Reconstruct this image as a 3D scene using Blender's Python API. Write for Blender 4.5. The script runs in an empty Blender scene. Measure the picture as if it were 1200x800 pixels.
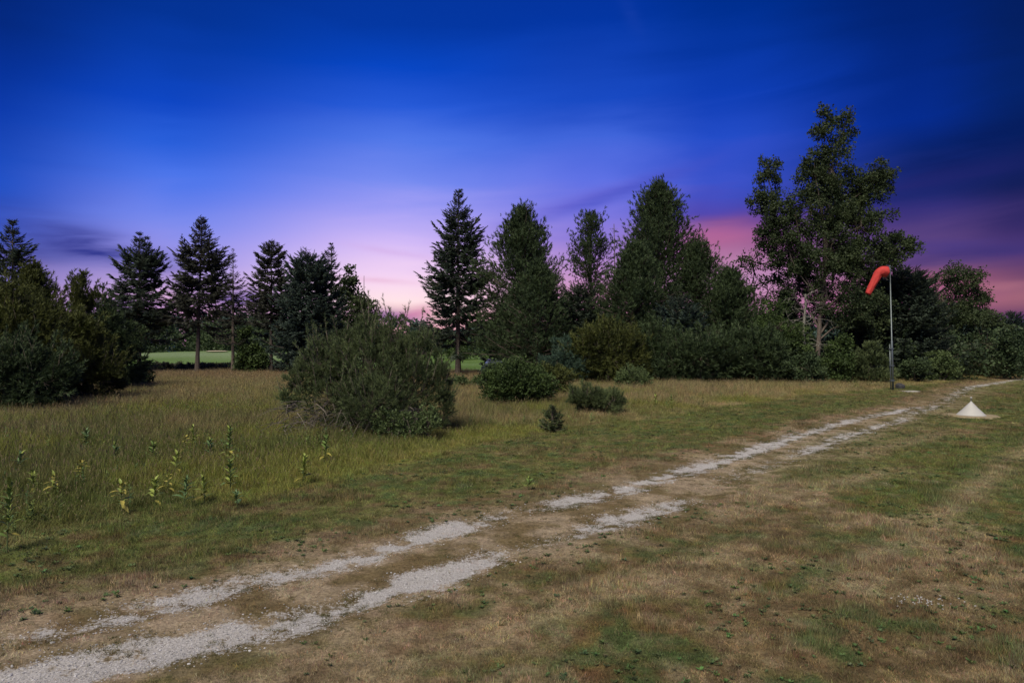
import bpy, math, random
import numpy as np
from mathutils import Vector, Matrix
rng = np.random.default_rng(7)
random.seed(7)
scene = bpy.context.scene
COL = scene.collection
PI = math.pi
# ------------------------------------------------------------------ camera
CAM_H = 2.4
cd = bpy.data.cameras.new('camera')
cam = bpy.data.objects.new('camera', cd); COL.objects.link(cam)
cam.location = (0, 0, CAM_H); cam.rotation_euler = (PI/2, 0, 0)
cd.sensor_width = 36; cd.lens = 24; cd.shift_y = 0.0042
cd.clip_start = 0.1; cd.clip_end = 20000
scene.camera = cam
scene.view_settings.view_transform = 'Standard'
scene.view_settings.look = 'None'
scene.view_settings.exposure = 1.1
scene.view_settings.gamma = 1
GAIN = 2 ** 1.1
# ------------------------------------------------------------------ sky
def lin(c):
    c = np.array(c, float) / 255
    return tuple(np.where(c <= 0.04045, c/12.92, ((c+0.055)/1.055) ** 2.4))
world = bpy.data.worlds.new('World'); scene.world = world; world.use_nodes = True
nt = world.node_tree; nt.nodes.clear()
class N:
    """a tiny expression wrapper round Math nodes"""
    def __init__(s, sock): s.s = sock
    def op(s, kind, *a):
        n = nt.nodes.new('ShaderNodeMath'); n.operation = kind
        for i, v in enumerate((s,) + a):
            if isinstance(v, N): nt.links.new(v.s, n.inputs[i])
            else: n.inputs[i].default_value = v
        return N(n.outputs[0])
    def __add__(s, o): return s.op('ADD', o)
    def __sub__(s, o): return s.op('SUBTRACT', o)
    def __mul__(s, o): return s.op('MULTIPLY', o)
    def __truediv__(s, o): return s.op('DIVIDE', o)
def smooth(x, a, b):
    n = nt.nodes.new('ShaderNodeMapRange'); n.interpolation_type = 'SMOOTHSTEP'
    nt.links.new(x.s, n.inputs[0]); n.inputs[1].default_value = a; n.inputs[2].default_value = b
    return N(n.outputs[0])
def mixc(f, a, b):
    n = nt.nodes.new('ShaderNodeMix'); n.data_type = 'RGBA'
    nt.links.new(f.s, n.inputs[0])
    for i, v in ((6, a), (7, b)):
        if isinstance(v, tuple): n.inputs[i].default_value = v + (1,) if len(v) == 3 else v
        else: nt.links.new(v, n.inputs[i])
    return n.outputs[2]
def ray(px, py):                       # a photograph direction as azimuth and elevation in degrees
    az = math.atan((px-600)/800); el = math.atan((405-py)/800*math.cos(az))
    return math.degrees(az), math.degrees(el)
tc = nt.nodes.new('ShaderNodeTexCoord')
sx = nt.nodes.new('ShaderNodeSeparateXYZ'); nt.links.new(tc.outputs['Generated'], sx.inputs[0])
X, Y, Z = (N(sx.outputs[i]) for i in range(3))
AZ = X.op('ARCTAN2', Y) * (180/PI)
EL = Z.op('ARCSINE') * (180/PI)
cx = nt.nodes.new('ShaderNodeCombineXYZ')
nt.links.new((AZ*0.030 + EL*0.02).s, cx.inputs[0]); nt.links.new((EL*0.20 - AZ*0.012).s, cx.inputs[1])
nz = nt.nodes.new('ShaderNodeTexNoise'); nz.inputs['Scale'].default_value = 1.6; nz.inputs['Detail'].default_value = 5; nz.inputs['Distortion'].default_value = 0.6
nt.links.new(cx.outputs[0], nz.inputs[0])
NZ = N(nz.outputs[0]) - 0.5
nz2 = nt.nodes.new('ShaderNodeTexNoise'); nz2.inputs['Scale'].default_value = 5; nz2.inputs['Detail'].default_value = 6; nz2.inputs['Distortion'].default_value = 0.4
nt.links.new(cx.outputs[0], nz2.inputs[0])
NZ2 = N(nz2.outputs[0]) - 0.5
ELW = EL*1.05 + NZ*EL.op('MULTIPLY', 0.22).op('ADD', 1.6).op('MINIMUM', 4.0)*0.8
AZW = AZ + NZ*6.0
def column(px, stops):
    r = nt.nodes.new('ShaderNodeValToRGB'); r.color_ramp.interpolation = 'B_SPLINE' if False else 'LINEAR'
    st = sorted((max(0.0, min(1.0, ray(px, y)[1]/45)), lin(c)) for y, c in stops)
    st = [(0.0, st[0][1])] + st if st[0][0] > 0 else st
    st.append((1.0, lin((3, 28, 100))))
    e = r.color_ramp.elements
    while len(e) > 1: e.remove(e[-1])
    e[0].position = st[0][0]; e[0].color = st[0][1] + (1,)
    for p, c in st[1:]:
        q = e.new(p); q.color = c + (1,)
    nt.links.new((ELW/45).s, r.inputs[0])
    return r.outputs[0]
cols = [
 (-40, [(400,(120,95,150)),(345,(160,135,195)),(315,(105,105,180)),(290,(62,82,170)),(250,(42,82,190)),(200,(28,76,190)),(100,(8,52,160)),(0,(4,38,120))]),
 (200, [(400,(190,125,170)),(350,(220,175,210)),(330,(200,170,224)),(300,(160,150,226)),(250,(118,134,230)),(200,(74,114,228)),(150,(40,92,212)),(100,(14,68,190)),(0,(4,50,146))]),
 (470, [(400,(220,150,165)),(368,(238,192,192)),(350,(250,222,226)),(320,(240,208,236)),(280,(206,182,240)),(240,(160,156,238)),(200,(116,136,234)),(160,(78,116,226)),(110,(38,88,210)),(60,(8,68,190)),(0,(4,54,158))]),
 (700, [(400,(210,135,160)),(340,(205,146,185)),(300,(166,130,200)),(250,(120,116,216)),(200,(92,110,222)),(150,(62,98,212)),(100,(24,72,190)),(0,(4,52,158))]),
 (840, [(400,(205,135,165)),(330,(188,140,182)),(300,(176,120,162)),(275,(160,98,146)),(252,(110,76,150)),(235,(78,70,170)),(205,(58,80,196)),(150,(34,74,194)),(100,(14,60,176)),(0,(0,45,140))]),
 (1080,[(400,(120,70,110)),(350,(165,90,135)),(325,(150,90,118)),(308,(106,74,122)),(270,(86,64,122)),(235,(54,48,120)),(205,(28,42,115)),(170,(10,36,112)),(120,(6,42,138)),(0,(2,34,112))]),
 (1210,[(400,(60,40,95)),(366,(80,48,95)),(345,(156,98,116)),(325,(112,70,104)),(290,(78,54,112)),(250,(52,42,100)),(200,(20,30,86)),(150,(6,30,90)),(80,(5,34,104)),(0,(4,30,94))]),
]
sky = column(*cols[0])
for (p0, _), (p1, st) in zip(cols[:-1], cols[1:]):
    sky = mixc(smooth(AZW, ray(p0, 300)[0], ray(p1, 300)[0]), sky, column(p1, st))
def cloud(px, py, rx, ry, slope, c, amt, streak=2.2):
    """a soft cloud bank in the sky at a given direction, broken up by streaky noise"""
    global sky
    a0, e0 = ray(px, py); k = ray(px+1, py)[0]-a0; ke = e0-ray(px, py+1)[1]
    u = (AZ - a0)/k; v = (EL - e0)/ke*-1.0
    v = v - u*slope
    g = ((u/rx)*(u/rx) + (v/ry)*(v/ry))
    m = (g*-1.0).op('EXPONENT') * (NZ2*streak + 0.9).op('MAXIMUM', 0.0).op('MINIMUM', 1.3) * amt
    sky = mixc(m.op('MINIMUM', 1.0), sky, lin(c))
cloud(105, 288, 120, 22, 0.22, (52,58,140), 0.95)
cloud(60, 318, 80, 9, 0.25, (160,140,205), 0.6)
cloud(10, 300, 60, 20, 0.1, (52,56,130), 0.6)
cloud(300, 352, 75, 14, 0.02, (92,74,156), 0.95)
cloud(150, 357, 60, 9, 0.0, (108,84,158), 0.7)
cloud(455, 371, 46, 9, 0.08, (138,96,160), 1.0, 1.0)
cloud(490, 366, 26, 7, -0.25, (200,120,165), 0.7)
cloud(468, 297, 50, 4, 0.14, (200,160,218), 0.4)
cloud(440, 328, 50, 3.5, 0.06, (224,176,206), 0.5)
cloud(660, 243, 80, 9, -0.3, (104,96,200), 0.5)
cloud(730, 225, 100, 10, -0.3, (70,80,190), 0.6)
cloud(850, 272, 60, 14, -0.12, (192,104,148), 0.45)
cloud(1140, 185, 120, 34, -0.22, (6,26,88), 0.8)
cloud(1090, 292, 120, 12, 0.05, (72,58,128), 0.7)
cloud(1165, 336, 60, 7, 0.02, (168,108,126), 0.6)
cloud(1050, 222, 150, 14, -0.12, (40,40,112), 0.5)
cloud(1130, 300, 110, 9, -0.08, (58,48,112), 0.7)
cloud(940, 245, 70, 9, -0.2, (60,58,150), 0.5)
cloud(738, 14, 14, 18, 1.4, (26,64,168), 0.4)
# behind the camera the dusk sky settles to an even deep blue
away = smooth(AZ.op('ABSOLUTE'), 55, 110)
back = nt.nodes.new('ShaderNodeValToRGB')
back.color_ramp.elements[0].color = lin((96, 100, 170)) + (1,)
back.color_ramp.elements[1].color = lin((3, 28, 100)) + (1,)
b2 = back.color_ramp.elements.new(0.4); b2.color = lin((14, 58, 160)) + (1,)
nt.links.new((EL/45).s, back.inputs[0])
sky = mixc(away, sky, back.outputs[0])
bg = nt.nodes.new('ShaderNodeBackground'); bg.inputs[1].default_value = 1.07/GAIN
nt.links.new(sky, bg.inputs[0])
wo = nt.nodes.new('ShaderNodeOutputWorld'); nt.links.new(bg.outputs[0], wo.inputs[0])
# ------------------------------------------------------------------ the one soft key light
sd = bpy.data.lights.new('sun', 'SUN'); sun = bpy.data.objects.new('sun', sd); COL.objects.link(sun)
sd.energy = 2.0; sd.angle = math.radians(32); sd.color = (1.0, 0.92, 0.72)
sun.rotation_euler = (math.radians(38), 0, math.radians(-28)); sun.location = (-10, -10, 40)
# ------------------------------------------------------------------ helpers
def tag(o, label=None, cat=None, group=None, kind=None):
    if label: o['label'] = label
    if cat: o['category'] = cat
    if group: o['group'] = group
    if kind: o['kind'] = kind
    return o
def empty(name, loc=(0, 0, 0), rz=0):
    o = bpy.data.objects.new(name, None); COL.objects.link(o); o.location = loc; o.rotation_euler = (0, 0, rz)
    o.empty_display_size = 0.1
    return o
def link(name, me, mat=None, parent=None):
    o = bpy.data.objects.new(name, me); COL.objects.link(o)
    if mat and not me.materials: me.materials.append(mat)
    if parent: o.parent = parent
    return o
def tri_mesh(name, T, var=None):
    """mesh of loose triangles T (n,3,3) with an optional per-triangle colour variation"""
    n = len(T); me = bpy.data.meshes.new(name)
    me.vertices.add(3*n); me.loops.add(3*n); me.polygons.add(n)
    me.vertices.foreach_set('co', np.ascontiguousarray(T, dtype=np.float32).ravel())
    me.loops.foreach_set('vertex_index', np.arange(3*n, dtype=np.int32))
    me.polygons.foreach_set('loop_start', np.arange(0, 3*n, 3, dtype=np.int32))
    me.update(calc_edges=True)
    if var is not None:
        a = me.attributes.new('var', 'FLOAT', 'POINT'); a.data.foreach_set('value', np.repeat(var.astype(np.float32), 3))
    return me
def grid_mesh(name, P, attrs=None, wrap=False):
    """mesh from a (rows, cols, 3) array of points"""
    r, c, _ = P.shape; me = bpy.data.meshes.new(name)
    i = np.arange(r*c).reshape(r, c)
    if wrap:
        a, b = i[:-1, :], i[1:, :]; Q = np.stack([a, np.roll(a, -1, 1), np.roll(b, -1, 1), b], -1).reshape(-1, 4)
    else:
        Q = np.stack([i[:-1, :-1], i[:-1, 1:], i[1:, 1:], i[1:, :-1]], -1).reshape(-1, 4)
    me.vertices.add(r*c); me.loops.add(4*len(Q)); me.polygons.add(len(Q))
    me.vertices.foreach_set('co', P.astype(np.float32).ravel())
    me.loops.foreach_set('vertex_index', Q.astype(np.int32).ravel())
    me.polygons.foreach_set('loop_start', np.arange(0, 4*len(Q), 4, dtype=np.int32))
    me.polygons.foreach_set('use_smooth', np.ones(len(Q), bool))
    me.update(calc_edges=True)
    for k, v in (attrs or {}).items():
        if v.ndim == 1:
            a = me.attributes.new(k, 'FLOAT', 'POINT'); a.data.foreach_set('value', v.astype(np.float32))
        else:
            a = me.attributes.new(k, 'FLOAT_COLOR', 'POINT')
            a.data.foreach_set('color', np.concatenate([v, np.ones((len(v), 1))], 1).astype(np.float32).ravel())
    return me
def _hash(i, j, s):
    h = (i.astype(np.int64)*374761393 + j.astype(np.int64)*668265263 + s*1442695041) & 0xffffffff
    h = ((h ^ (h >> 13))*1274126177) & 0xffffffff
    return ((h ^ (h >> 16)) & 0xffff)/65535.0
def vnoise(x, y, s=0):
    i = np.floor(x); j = np.floor(y); u = x-i; v = y-j; u = u*u*(3-2*u); v = v*v*(3-2*v)
    i = i.astype(np.int64); j = j.astype(np.int64)
    return (_hash(i, j, s)*(1-u)+_hash(i+1, j, s)*u)*(1-v) + (_hash(i, j+1, s)*(1-u)+_hash(i+1, j+1, s)*u)*v
def fbm(x, y, s=0, o=4):
    t = 0; a = 0.5; n = 0
    for k in range(o):
        t = t + a*vnoise(x*2**k + 17.3*k, y*2**k - 9.1*k, s+k); n += a; a *= 0.5
    return t/n
def sstep(x, a, b):
    t = np.clip((x-a)/(b-a), 0, 1); return t*t*(3-2*t)
def G(px, py):                                            # ground point seen at a place in the photograph
    d = 1920/(py-405.0); return ((px-600)/800*d, d)
def at(px, D): return ((px-600)/800*D, D)
def poly_dist(x, y, pts, vals=None):
    """distance to a polyline, signed side, and an interpolated value along it"""
    best = np.full(x.shape, 1e9); side = np.zeros(x.shape); val = np.zeros(x.shape)
    for k in range(len(pts)-1):
        (ax, ay), (bx, by) = pts[k], pts[k+1]; dx, dy = bx-ax, by-ay; L = dx*dx+dy*dy
        t = np.clip(((x-ax)*dx+(y-ay)*dy)/L, 0, 1)
        d = np.hypot(x-ax-t*dx, y-ay-t*dy); m = d < best
        best = np.where(m, d, best); side = np.where(m, np.sign(dx*(y-ay)-dy*(x-ax)), side)
        if vals is not None: val = np.where(m, vals[k]*(1-t)+vals[k+1]*t, val)
    return best, side, val
# ------------------------------------------------------------------ ground layout
U = [(-120,790,.6),(0,753,.62),(67,737,.7),(167,713,.8),(233,697,.95),(300,680,.85),(400,660,1),(480,633,1),(567,610,.95),(600,600,.35),(640,594,.45),(680,586,1),(725,576,1),(765,564,.95),(820,548,1),(867,533,1),(905,521,.95),(933,510,.95),(975,499,.9),(1008,490,.8),(1050,482,.7),(1100,473,.75)]
W = [(-140,820,1),(0,797,1),(100,778,1),(200,760,.95),(300,737,1),(400,712,1),(483,683,1.05),(545,664,1.05),(580,652,.8),(603,642,.25),(650,630,.35),(690,619,.8),(720,611,1),(755,602,1.05),(800,588,.85),(818,581,.2),(850,560,.3),(880,551,.45),(933,533,.6),(992,510,.75),(1054,492,.7),(1100,473,.75)]
E = [(1100,473,.75),(1118,463,.6),(1137,454,.9),(1165,449.5,1),(1200,444.5,1),(1250,440,1),(1400,434,.9)]
Upts = [G(a, b) for a, b, _ in U]; Wpts = [G(a, b) for a, b, _ in W]; Epts = [G(a, b) for a, b, _ in E]
Uv = [c for *_, c in U]; Wv = [c for *_, c in W]; Ev = [c for *_, c in E]
Cpts = [((a[0]+b[0])/2, (a[1]+b[1])/2) for a, b in zip(Upts, [Wpts[min(i, len(Wpts)-1)] for i in range(len(Upts))])]
# centre line by matching depth along both ruts
ys = np.array([4.6,5.2,5.8,6.6,7.4,8.3,9.3,10.4,11.6,13,15,17.5,20,23,26])
_ux = np.interp(ys, [p[1] for p in Upts], [p[0] for p in Upts]); _wx = np.interp(ys, [p[1] for p in Wpts], [p[0] for p in Wpts])
Cpts = [((a+b)/2, y) for a, b, y in zip(_ux, _wx, ys)] + Epts
# prolong behind the camera side
Cpts = [(Cpts[0][0]-9, Cpts[0][1]-2.2)] + Cpts
Upts = [(Upts[0][0]-8, Upts[0][1]-2.0)] + Upts; Uv = [.8]+Uv
Wpts = [(Wpts[0][0]-8, Wpts[0][1]-2.0)] + Wpts; Wv = [1]+Wv
TALL = [G(-400,700),G(-60,652),G(60,632),G(150,612),G(280,590),G(400,566),G(500,540),G(560,522),G(640,508),G(760,492),G(850,476),G(940,464),G(1030,457),G(1120,447),G(1260,437)]
TRAILS = [[G(850,603),G(879,596),G(933,579),G(975,567),G(1060,548)], [G(1000,690),G(1042,650),G(1096,608),G(1137,575),G(1183,537),G(1260,505)], [G(1005,534),G(1025,527),G(1075,515),G(1130,503)], [G(560,745),G(700,700),G(850,655)]]
def height(x, y):
    h = (fbm(x*0.10+3, y*0.10, 11, 3)-0.5)*0.16 + (fbm(x*0.9, y*0.9, 12, 2)-0.5)*0.035
    h = h*np.clip(np.hypot(x, y)/12, 0.25, 1)
    du, _, vu = poly_dist(x, y, Upts, Uv); dw, _, vw = poly_dist(x, y, Wpts, Wv)
    h = h - 0.035*np.exp(-(du/0.3)**2) - 0.035*np.exp(-(dw/0.3)**2)
    h = h + 1.5*np.exp(-(((x+52)/26)**2+((y-125)/22)**2))
    return h
def hz(x, y): return float(height(np.array([x], float), np.array([y], float))[0])
def mixv(a, b, t): return a + (b-a)*t[..., None]
def C3(*c): return np.array(c, float)
def ground_masks(x, y):
    du, _, vu = poly_dist(x, y, Upts, Uv); dw, _, vw = poly_dist(x, y, Wpts, Wv); de, _, ve = poly_dist(x, y, Epts, Ev)
    wn = (fbm(x*1.3, y*1.3, 31, 3)-0.5)
    ru = vu*np.exp(-((du+wn*0.25)/0.33)**2); rw = vw*np.exp(-((dw+wn*0.25)/0.34)**2); re = ve*np.exp(-(de/0.42)**2)
    pat = fbm(x*1.1+9, y*1.1, 61, 3); fine = fbm(x*4.5, y*4.5, 62, 3)
    rut = np.maximum(np.maximum(ru, rw), re*0.85)*np.clip(0.02+1.25*pat+1.9*(fine-0.5)+0.27, 0, 1.25)
    dc, side, _ = poly_dist(x, y, Cpts)
    dt, tside, _ = poly_dist(x, y, TALL)
    return rut, dc, side, dt*tside
def ground_color(x, y):
    rut, dc, side, tall = ground_masks(x, y)
    d = np.hypot(x, y)
    n1 = fbm(x*0.33, y*0.33, 1, 4); n2 = fbm(x*1.5, y*1.5, 2, 4); n3 = fbm(x*0.12+5, y*0.12, 3, 3); n4 = fbm(x*5, y*5, 4, 2)
    green = C3(0.116, 0.134, 0.040); dgreen = C3(0.062, 0.092, 0.036); brown = C3(0.165, 0.122, 0.064); tan = C3(0.32, 0.255, 0.16); olive = C3(0.182, 0.190, 0.050)
    near = side < 0
    # how green: verge beyond the track is green, near foreground is browned off
    g = np.where(near, sstep(d + (n1-0.5)*9, 9.5, 17)*0.60 + 0.26, sstep(dc + (n1-0.5)*1.2, 1.2, 2.1)*0.98)
    n5 = fbm(x*3.4, y*3.4, 8, 3); n6 = fbm(x*9, y*9, 9, 2); rb = C3(0.175, 0.098, 0.050)
    g = np.clip(g + (n2-0.5)*1.5 + (n1-0.5)*1.3 + (n5-0.5)*1.8 + (n6-0.5)*0.7, 0, 1)
    c = mixv(mixv(brown, rb, sstep(n2*0.4+n1*0.6, 0.45, 0.6)), green, g)
    c = mixv(c, dgreen, sstep(n2*0.5+n5*0.5+(n4-0.5)*0.4, 0.54, 0.66)*0.75)
    c = c*np.clip(0.25+0.75*n4+0.75*n6, 0.4, 1.5)[:, None]
    c = mixv(c, tan, sstep(n1*0.35+n5*0.35+n6*0.1+(1-g)*0.25+(n4-0.5)*0.2, 0.52, 0.68)*0.7*(np.where(near, 1, 0.5)))
    # dry shoulders
    sh = np.exp(-((dc-0.2)/1.15)**2)*(0.9)
    c = mixv(c, mixv(C3(0.40,0.32,0.23), brown*1.1, sstep(n2*0.6+n5*0.4, 0.4, 0.6)), np.clip(sh*(0.55+n2*0.8), 0, 1)*np.clip(1.15-d/60, 0.3, 1))
    for t in TRAILS:
        dt, _, _ = poly_dist(x, y, t)
        c = mixv(c, tan*1.05, np.exp(-((dt+(n2-0.5)*0.6)/0.30)**2)*0.7*sstep(n2, 0.25, 0.55))
    # meadow
    m = sstep(tall + (n2-0.5)*0.8, -0.3, 0.5)
    tawny = C3(0.285, 0.228, 0.118)
    mead = mixv(mixv(olive, green, sstep(n1, 0.4, 0.6)), tawny, np.clip(sstep(d+(n1-0.5)*26, 19, 36)*0.72 + (n2-0.5)*1.0 + (n1-0.5)*0.6, 0, 1))
    c = mixv(c, mead, m)
    # mown fairway beyond the trees, dry strip before it
    c = mixv(c, mixv(C3(0.20,0.135,0.075), tawny, n2), sstep(y, 44, 48)*(x < 15)*m)
    lawn = sstep(y, 61, 63)
    c = mixv(c, mixv(C3(0.085,0.15,0.03), C3(0.12,0.19,0.06), sstep(n3, 0.35, 0.65)), lawn)
    stripe = np.exp(-((y-112)/9)**2)*(x < -20)
    c = mixv(c, C3(0.21,0.27,0.16), stripe*0.8)
    return c, rut, tall, dc, side
# ------------------------------------------------------------------ materials
def newmat(name):
    m = bpy.data.materials.new(name); m.use_nodes = True; t = m.node_tree
    b = t.nodes['Principled BSDF']; return m, t, b
def nd(t, kind, **k):
    n = t.nodes.new(kind)
    for a, v in k.items():
        if a.startswith('i_'):
            a = a[2:]; n.inputs[int(a) if a.isdigit() else a.replace('_', ' ')].default_value = v
        else: setattr(n, a, v)
    return n
def mixn(t, f, a, b, blend='MIX'):
    n = t.nodes.new('ShaderNodeMix'); n.data_type = 'RGBA'; n.blend_type = blend
    for i, v in ((0, f), (6, a), (7, b)):
        if isinstance(v, bpy.types.NodeSocket): t.links.new(v, n.inputs[i])
        elif i == 0: n.inputs[0].default_value = v
        else: n.inputs[i].default_value = tuple(v) + (1,)
    return n.outputs[2]
def plain(name, c, rough=0.6, metal=0.0, amt=0.25, scale=8, bump=0.0, spec=0.3):
    m, t, b = newmat(name)
    tc = nd(t, 'ShaderNodeTexCoord'); nz = nd(t, 'ShaderNodeTexNoise'); nz.inputs['Scale'].default_value = scale; nz.inputs['Detail'].default_value = 6
    t.links.new(tc.outputs['Object'], nz.inputs[0])
    r = nd(t, 'ShaderNodeMapRange'); r.inputs[1].default_value = 0.3; r.inputs[2].default_value = 0.7
    t.links.new(nz.outputs[0], r.inputs[0])
    o = mixn(t, r.outputs[0], [v*(1-amt) for v in c], [min(1, v*(1+amt)) for v in c])
    t.links.new(o, b.inputs['Base Color']); b.inputs['Roughness'].default_value = rough; b.inputs['Metallic'].default_value = metal
    b.inputs['Specular IOR Level'].default_value = spec
    if bump:
        bp = nd(t, 'ShaderNodeBump'); bp.inputs['Strength'].default_value = bump; t.links.new(nz.outputs[0], bp.inputs['Height']); t.links.new(bp.outputs[0], b.inputs['Normal'])
    return m
def foliage(name, c1, c2, trans=0.22, rough=0.6):
    """needles or leaves: colour varies from sprig to sprig, some light passes through"""
    m, t, b = newmat(name)
    at_ = nd(t, 'ShaderNodeAttribute', attribute_name='var')
    tc = nd(t, 'ShaderNodeTexCoord'); nz = nd(t, 'ShaderNodeTexNoise'); nz.inputs['Scale'].default_value = 0.9; nz.inputs['Detail'].default_value = 3
    t.links.new(tc.outputs['Object'], nz.inputs[0])
    ad = nd(t, 'ShaderNodeMath', operation='MULTIPLY_ADD'); t.links.new(nz.outputs[0], ad.inputs[0]); ad.inputs[1].default_value = 1.3; ad.inputs[2].default_value = -0.65
    a2 = nd(t, 'ShaderNodeMath', operation='ADD', use_clamp=True); t.links.new(ad.outputs[0], a2.inputs[0]); t.links.new(at_.outputs['Fac'], a2.inputs[1])
    col = mixn(t, a2.outputs[0], c1, c2)
    t.links.new(col, b.inputs['Base Color']); b.inputs['Roughness'].default_value = rough; b.inputs['Specular IOR Level'].default_value = 0.25
    tr = nd(t, 'ShaderNodeBsdfTranslucent'); t.links.new(col, tr.inputs[0])
    ms = nd(t, 'ShaderNodeMixShader'); ms.inputs[0].default_value = trans
    t.links.new(b.outputs[0], ms.inputs[1]); t.links.new(tr.outputs[0], ms.inputs[2])
    t.links.new(ms.outputs[0], t.nodes['Material Output'].inputs[0])
    return m
M_bark = plain('bark_grey_brown', (0.115, 0.092, 0.078), 0.9, amt=0.4, scale=14, bump=0.6)
M_pale = plain('bark_pale', (0.20, 0.19, 0.165), 0.9, amt=0.35, scale=10, bump=0.5)
M_dead = plain('dead_twigs', (0.17, 0.145, 0.125), 0.9, amt=0.3)
F_spruce = foliage('spruce_needles', (0.022, 0.036, 0.027), (0.064, 0.088, 0.060))
F_spruce2 = foliage('spruce_needles_brown', (0.030, 0.034, 0.028), (0.072, 0.076, 0.058))
F_blue = foliage('blue_spruce_needles', (0.022, 0.040, 0.034), (0.070, 0.102, 0.080))
F_pine = foliage('pine_needles', (0.018, 0.034, 0.017), (0.080, 0.118, 0.050))
F_olive = foliage('olive_pine_needles', (0.026, 0.038, 0.012), (0.122, 0.138, 0.036))
F_bush = foliage('bushy_pine_needles', (0.024, 0.040, 0.017), (0.160, 0.205, 0.088))
F_bluepine = foliage('blue_green_pine_needles', (0.035, 0.066, 0.046), (0.105, 0.170, 0.120))
F_leaf = foliage('poplar_leaves', (0.022, 0.038, 0.018), (0.078, 0.106, 0.044), 0.3)
F_lite = foliage('light_shrub_leaves', (0.055, 0.085, 0.032), (0.14, 0.19, 0.075), 0.3)
F_jun = foliage('juniper_leaves', (0.028, 0.050, 0.016), (0.088, 0.135, 0.040))
F_far = foliage('distant_foliage_haze_tint', (0.030, 0.055, 0.050), (0.072, 0.115, 0.095))  # blue green of distance haze is put into the leaf colour
F_brown = foliage('brownish_brush_leaves', (0.045, 0.048, 0.028), (0.105, 0.105, 0.065))
# ground material, shared by the earth and the track
m, t, b = newmat('ground_earth_turf')
tcn = nd(t, 'ShaderNodeTexCoord')
def noise(scale, det=6, rough=0.6):
    n = nd(t, 'ShaderNodeTexNoise'); n.inputs['Scale'].default_value = scale; n.inputs['Detail'].default_value = det; n.inputs['Roughness'].default_value = rough
    t.links.new(tcn.outputs['Object'], n.inputs[0]); return n.outputs[0]
def mr(sock, a, b_, c=0.0, d=1.0):
    n = nd(t, 'ShaderNodeMapRange'); t.links.new(sock, n.inputs[0])
    for i, v in enumerate((a, b_, c, d)): n.inputs[i+1].default_value = v
    return n.outputs[0]
def mth(op, a, b_):
    n = nd(t, 'ShaderNodeMath', operation=op)
    for i, v in enumerate((a, b_)):
        if isinstance(v, bpy.types.NodeSocket): t.links.new(v, n.inputs[i])
        else: n.inputs[i].default_value = v
    return n.outputs[0]
ac = nd(t, 'ShaderNodeAttribute', attribute_name='gcol'); ar = nd(t, 'ShaderNodeAttribute', attribute_name='rut')
nf = noise(26, 8, 0.7); nm = noise(5, 6, 0.65); ng = noise(60, 4, 0.8)
val = mth('MULTIPLY', mr(nf, 0.3, 0.7, 0.4, 1.5), mr(nm, 0.3, 0.7, 0.7, 1.25))
vc = nd(t, 'ShaderNodeCombineColor'); [t.links.new(val, vc.inputs[i]) for i in range(3)]
turf = mixn(t, 1.0, ac.outputs['Color'], vc.outputs[0], 'MULTIPLY')
spk = mixn(t, mr(ng, 0.3, 0.7), (0.22, 0.20, 0.19), (0.74, 0.72, 0.73))
fac = mth('ADD', ar.outputs['Fac'], mth('MULTIPLY', mth('ADD', nf, -0.5), 2.0)); fac = mth('ADD', fac, mth('MULTIPLY', mth('ADD', nm, -0.5), 1.3))
fm = mr(fac, 0.46, 0.80, 0.0, 0.95)
t.links.new(mixn(t, fm, turf, spk), b.inputs['Base Color'])
b.inputs['Roughness'].default_value = 0.95; b.inputs['Specular IOR Level'].default_value = 0.1
bp = nd(t, 'ShaderNodeBump'); bp.inputs['Strength'].default_value = 0.7; bp.inputs['Distance'].default_value = 0.03
t.links.new(mth('ADD', nf, ng), bp.inputs['Height']); t.links.new(bp.outputs[0], b.inputs['Normal'])
M_ground = m
# ------------------------------------------------------------------ ground and track
angs = np.concatenate([np.arange(-180, -52, 4), np.arange(-52, 52, 0.36), np.arange(52, 180, 4)])
rad = [0.02]
while rad[-1] < 3.4: rad.append(rad[-1]+0.35)
while rad[-1] < 70: rad.append(rad[-1]*1.0115)
while rad[-1] < 6000: rad.append(rad[-1]*1.07)
rad = np.array(rad); A, Rr = np.meshgrid(np.radians(angs), rad)
gx = (np.sin(A)*Rr); gy = (np.cos(A)*Rr)
gc, rut, *_ = ground_color(gx.ravel(), gy.ravel())
gz = height(gx.ravel(), gy.ravel())
# the earth is let down a little under the track sheet
_, dcs, _, _ = ground_masks(gx.ravel(), gy.ravel())
P = np.stack([gx.ravel(), gy.ravel(), gz - 0.03*sstep(2.0-dcs, 0, 0.35)], -1).reshape(len(rad), len(angs), 3)
ground = link('ground', grid_mesh('ground', P, {'gcol': gc, 'rut': rut}, wrap=True), M_ground)
tag(ground, kind='structure')
# track: a ribbon along the centre line
cp = np.array(Cpts[1:]); seg = np.hypot(*np.diff(cp, axis=0).T); cum = np.concatenate([[0], np.cumsum(seg)])
ss = [0.0]
while ss[-1] < min(cum[-1], 95):
    px_ = np.interp(ss[-1], cum, cp[:, 0]); py_ = np.interp(ss[-1], cum, cp[:, 1]); ss.append(ss[-1] + max(0.035, 0.007*math.hypot(px_, py_)))
ss = np.array(ss)
def sm_line(s): 
    k = np.linspace(-1.2, 1.2, 9); return np.mean([[np.interp(s+q, cum, cp[:, 0]), np.interp(s+q, cum, cp[:, 1])] for q in k], axis=0)
cxy = sm_line(ss); tg = np.gradient(cxy, axis=1); tg /= np.hypot(*tg); nrm = np.stack([-tg[1], tg[0]])
offs = np.linspace(-1.9, 1.9, 77)
tx = cxy[0][:, None] + nrm[0][:, None]*offs; ty = cxy[1][:, None] + nrm[1][:, None]*offs
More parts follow.
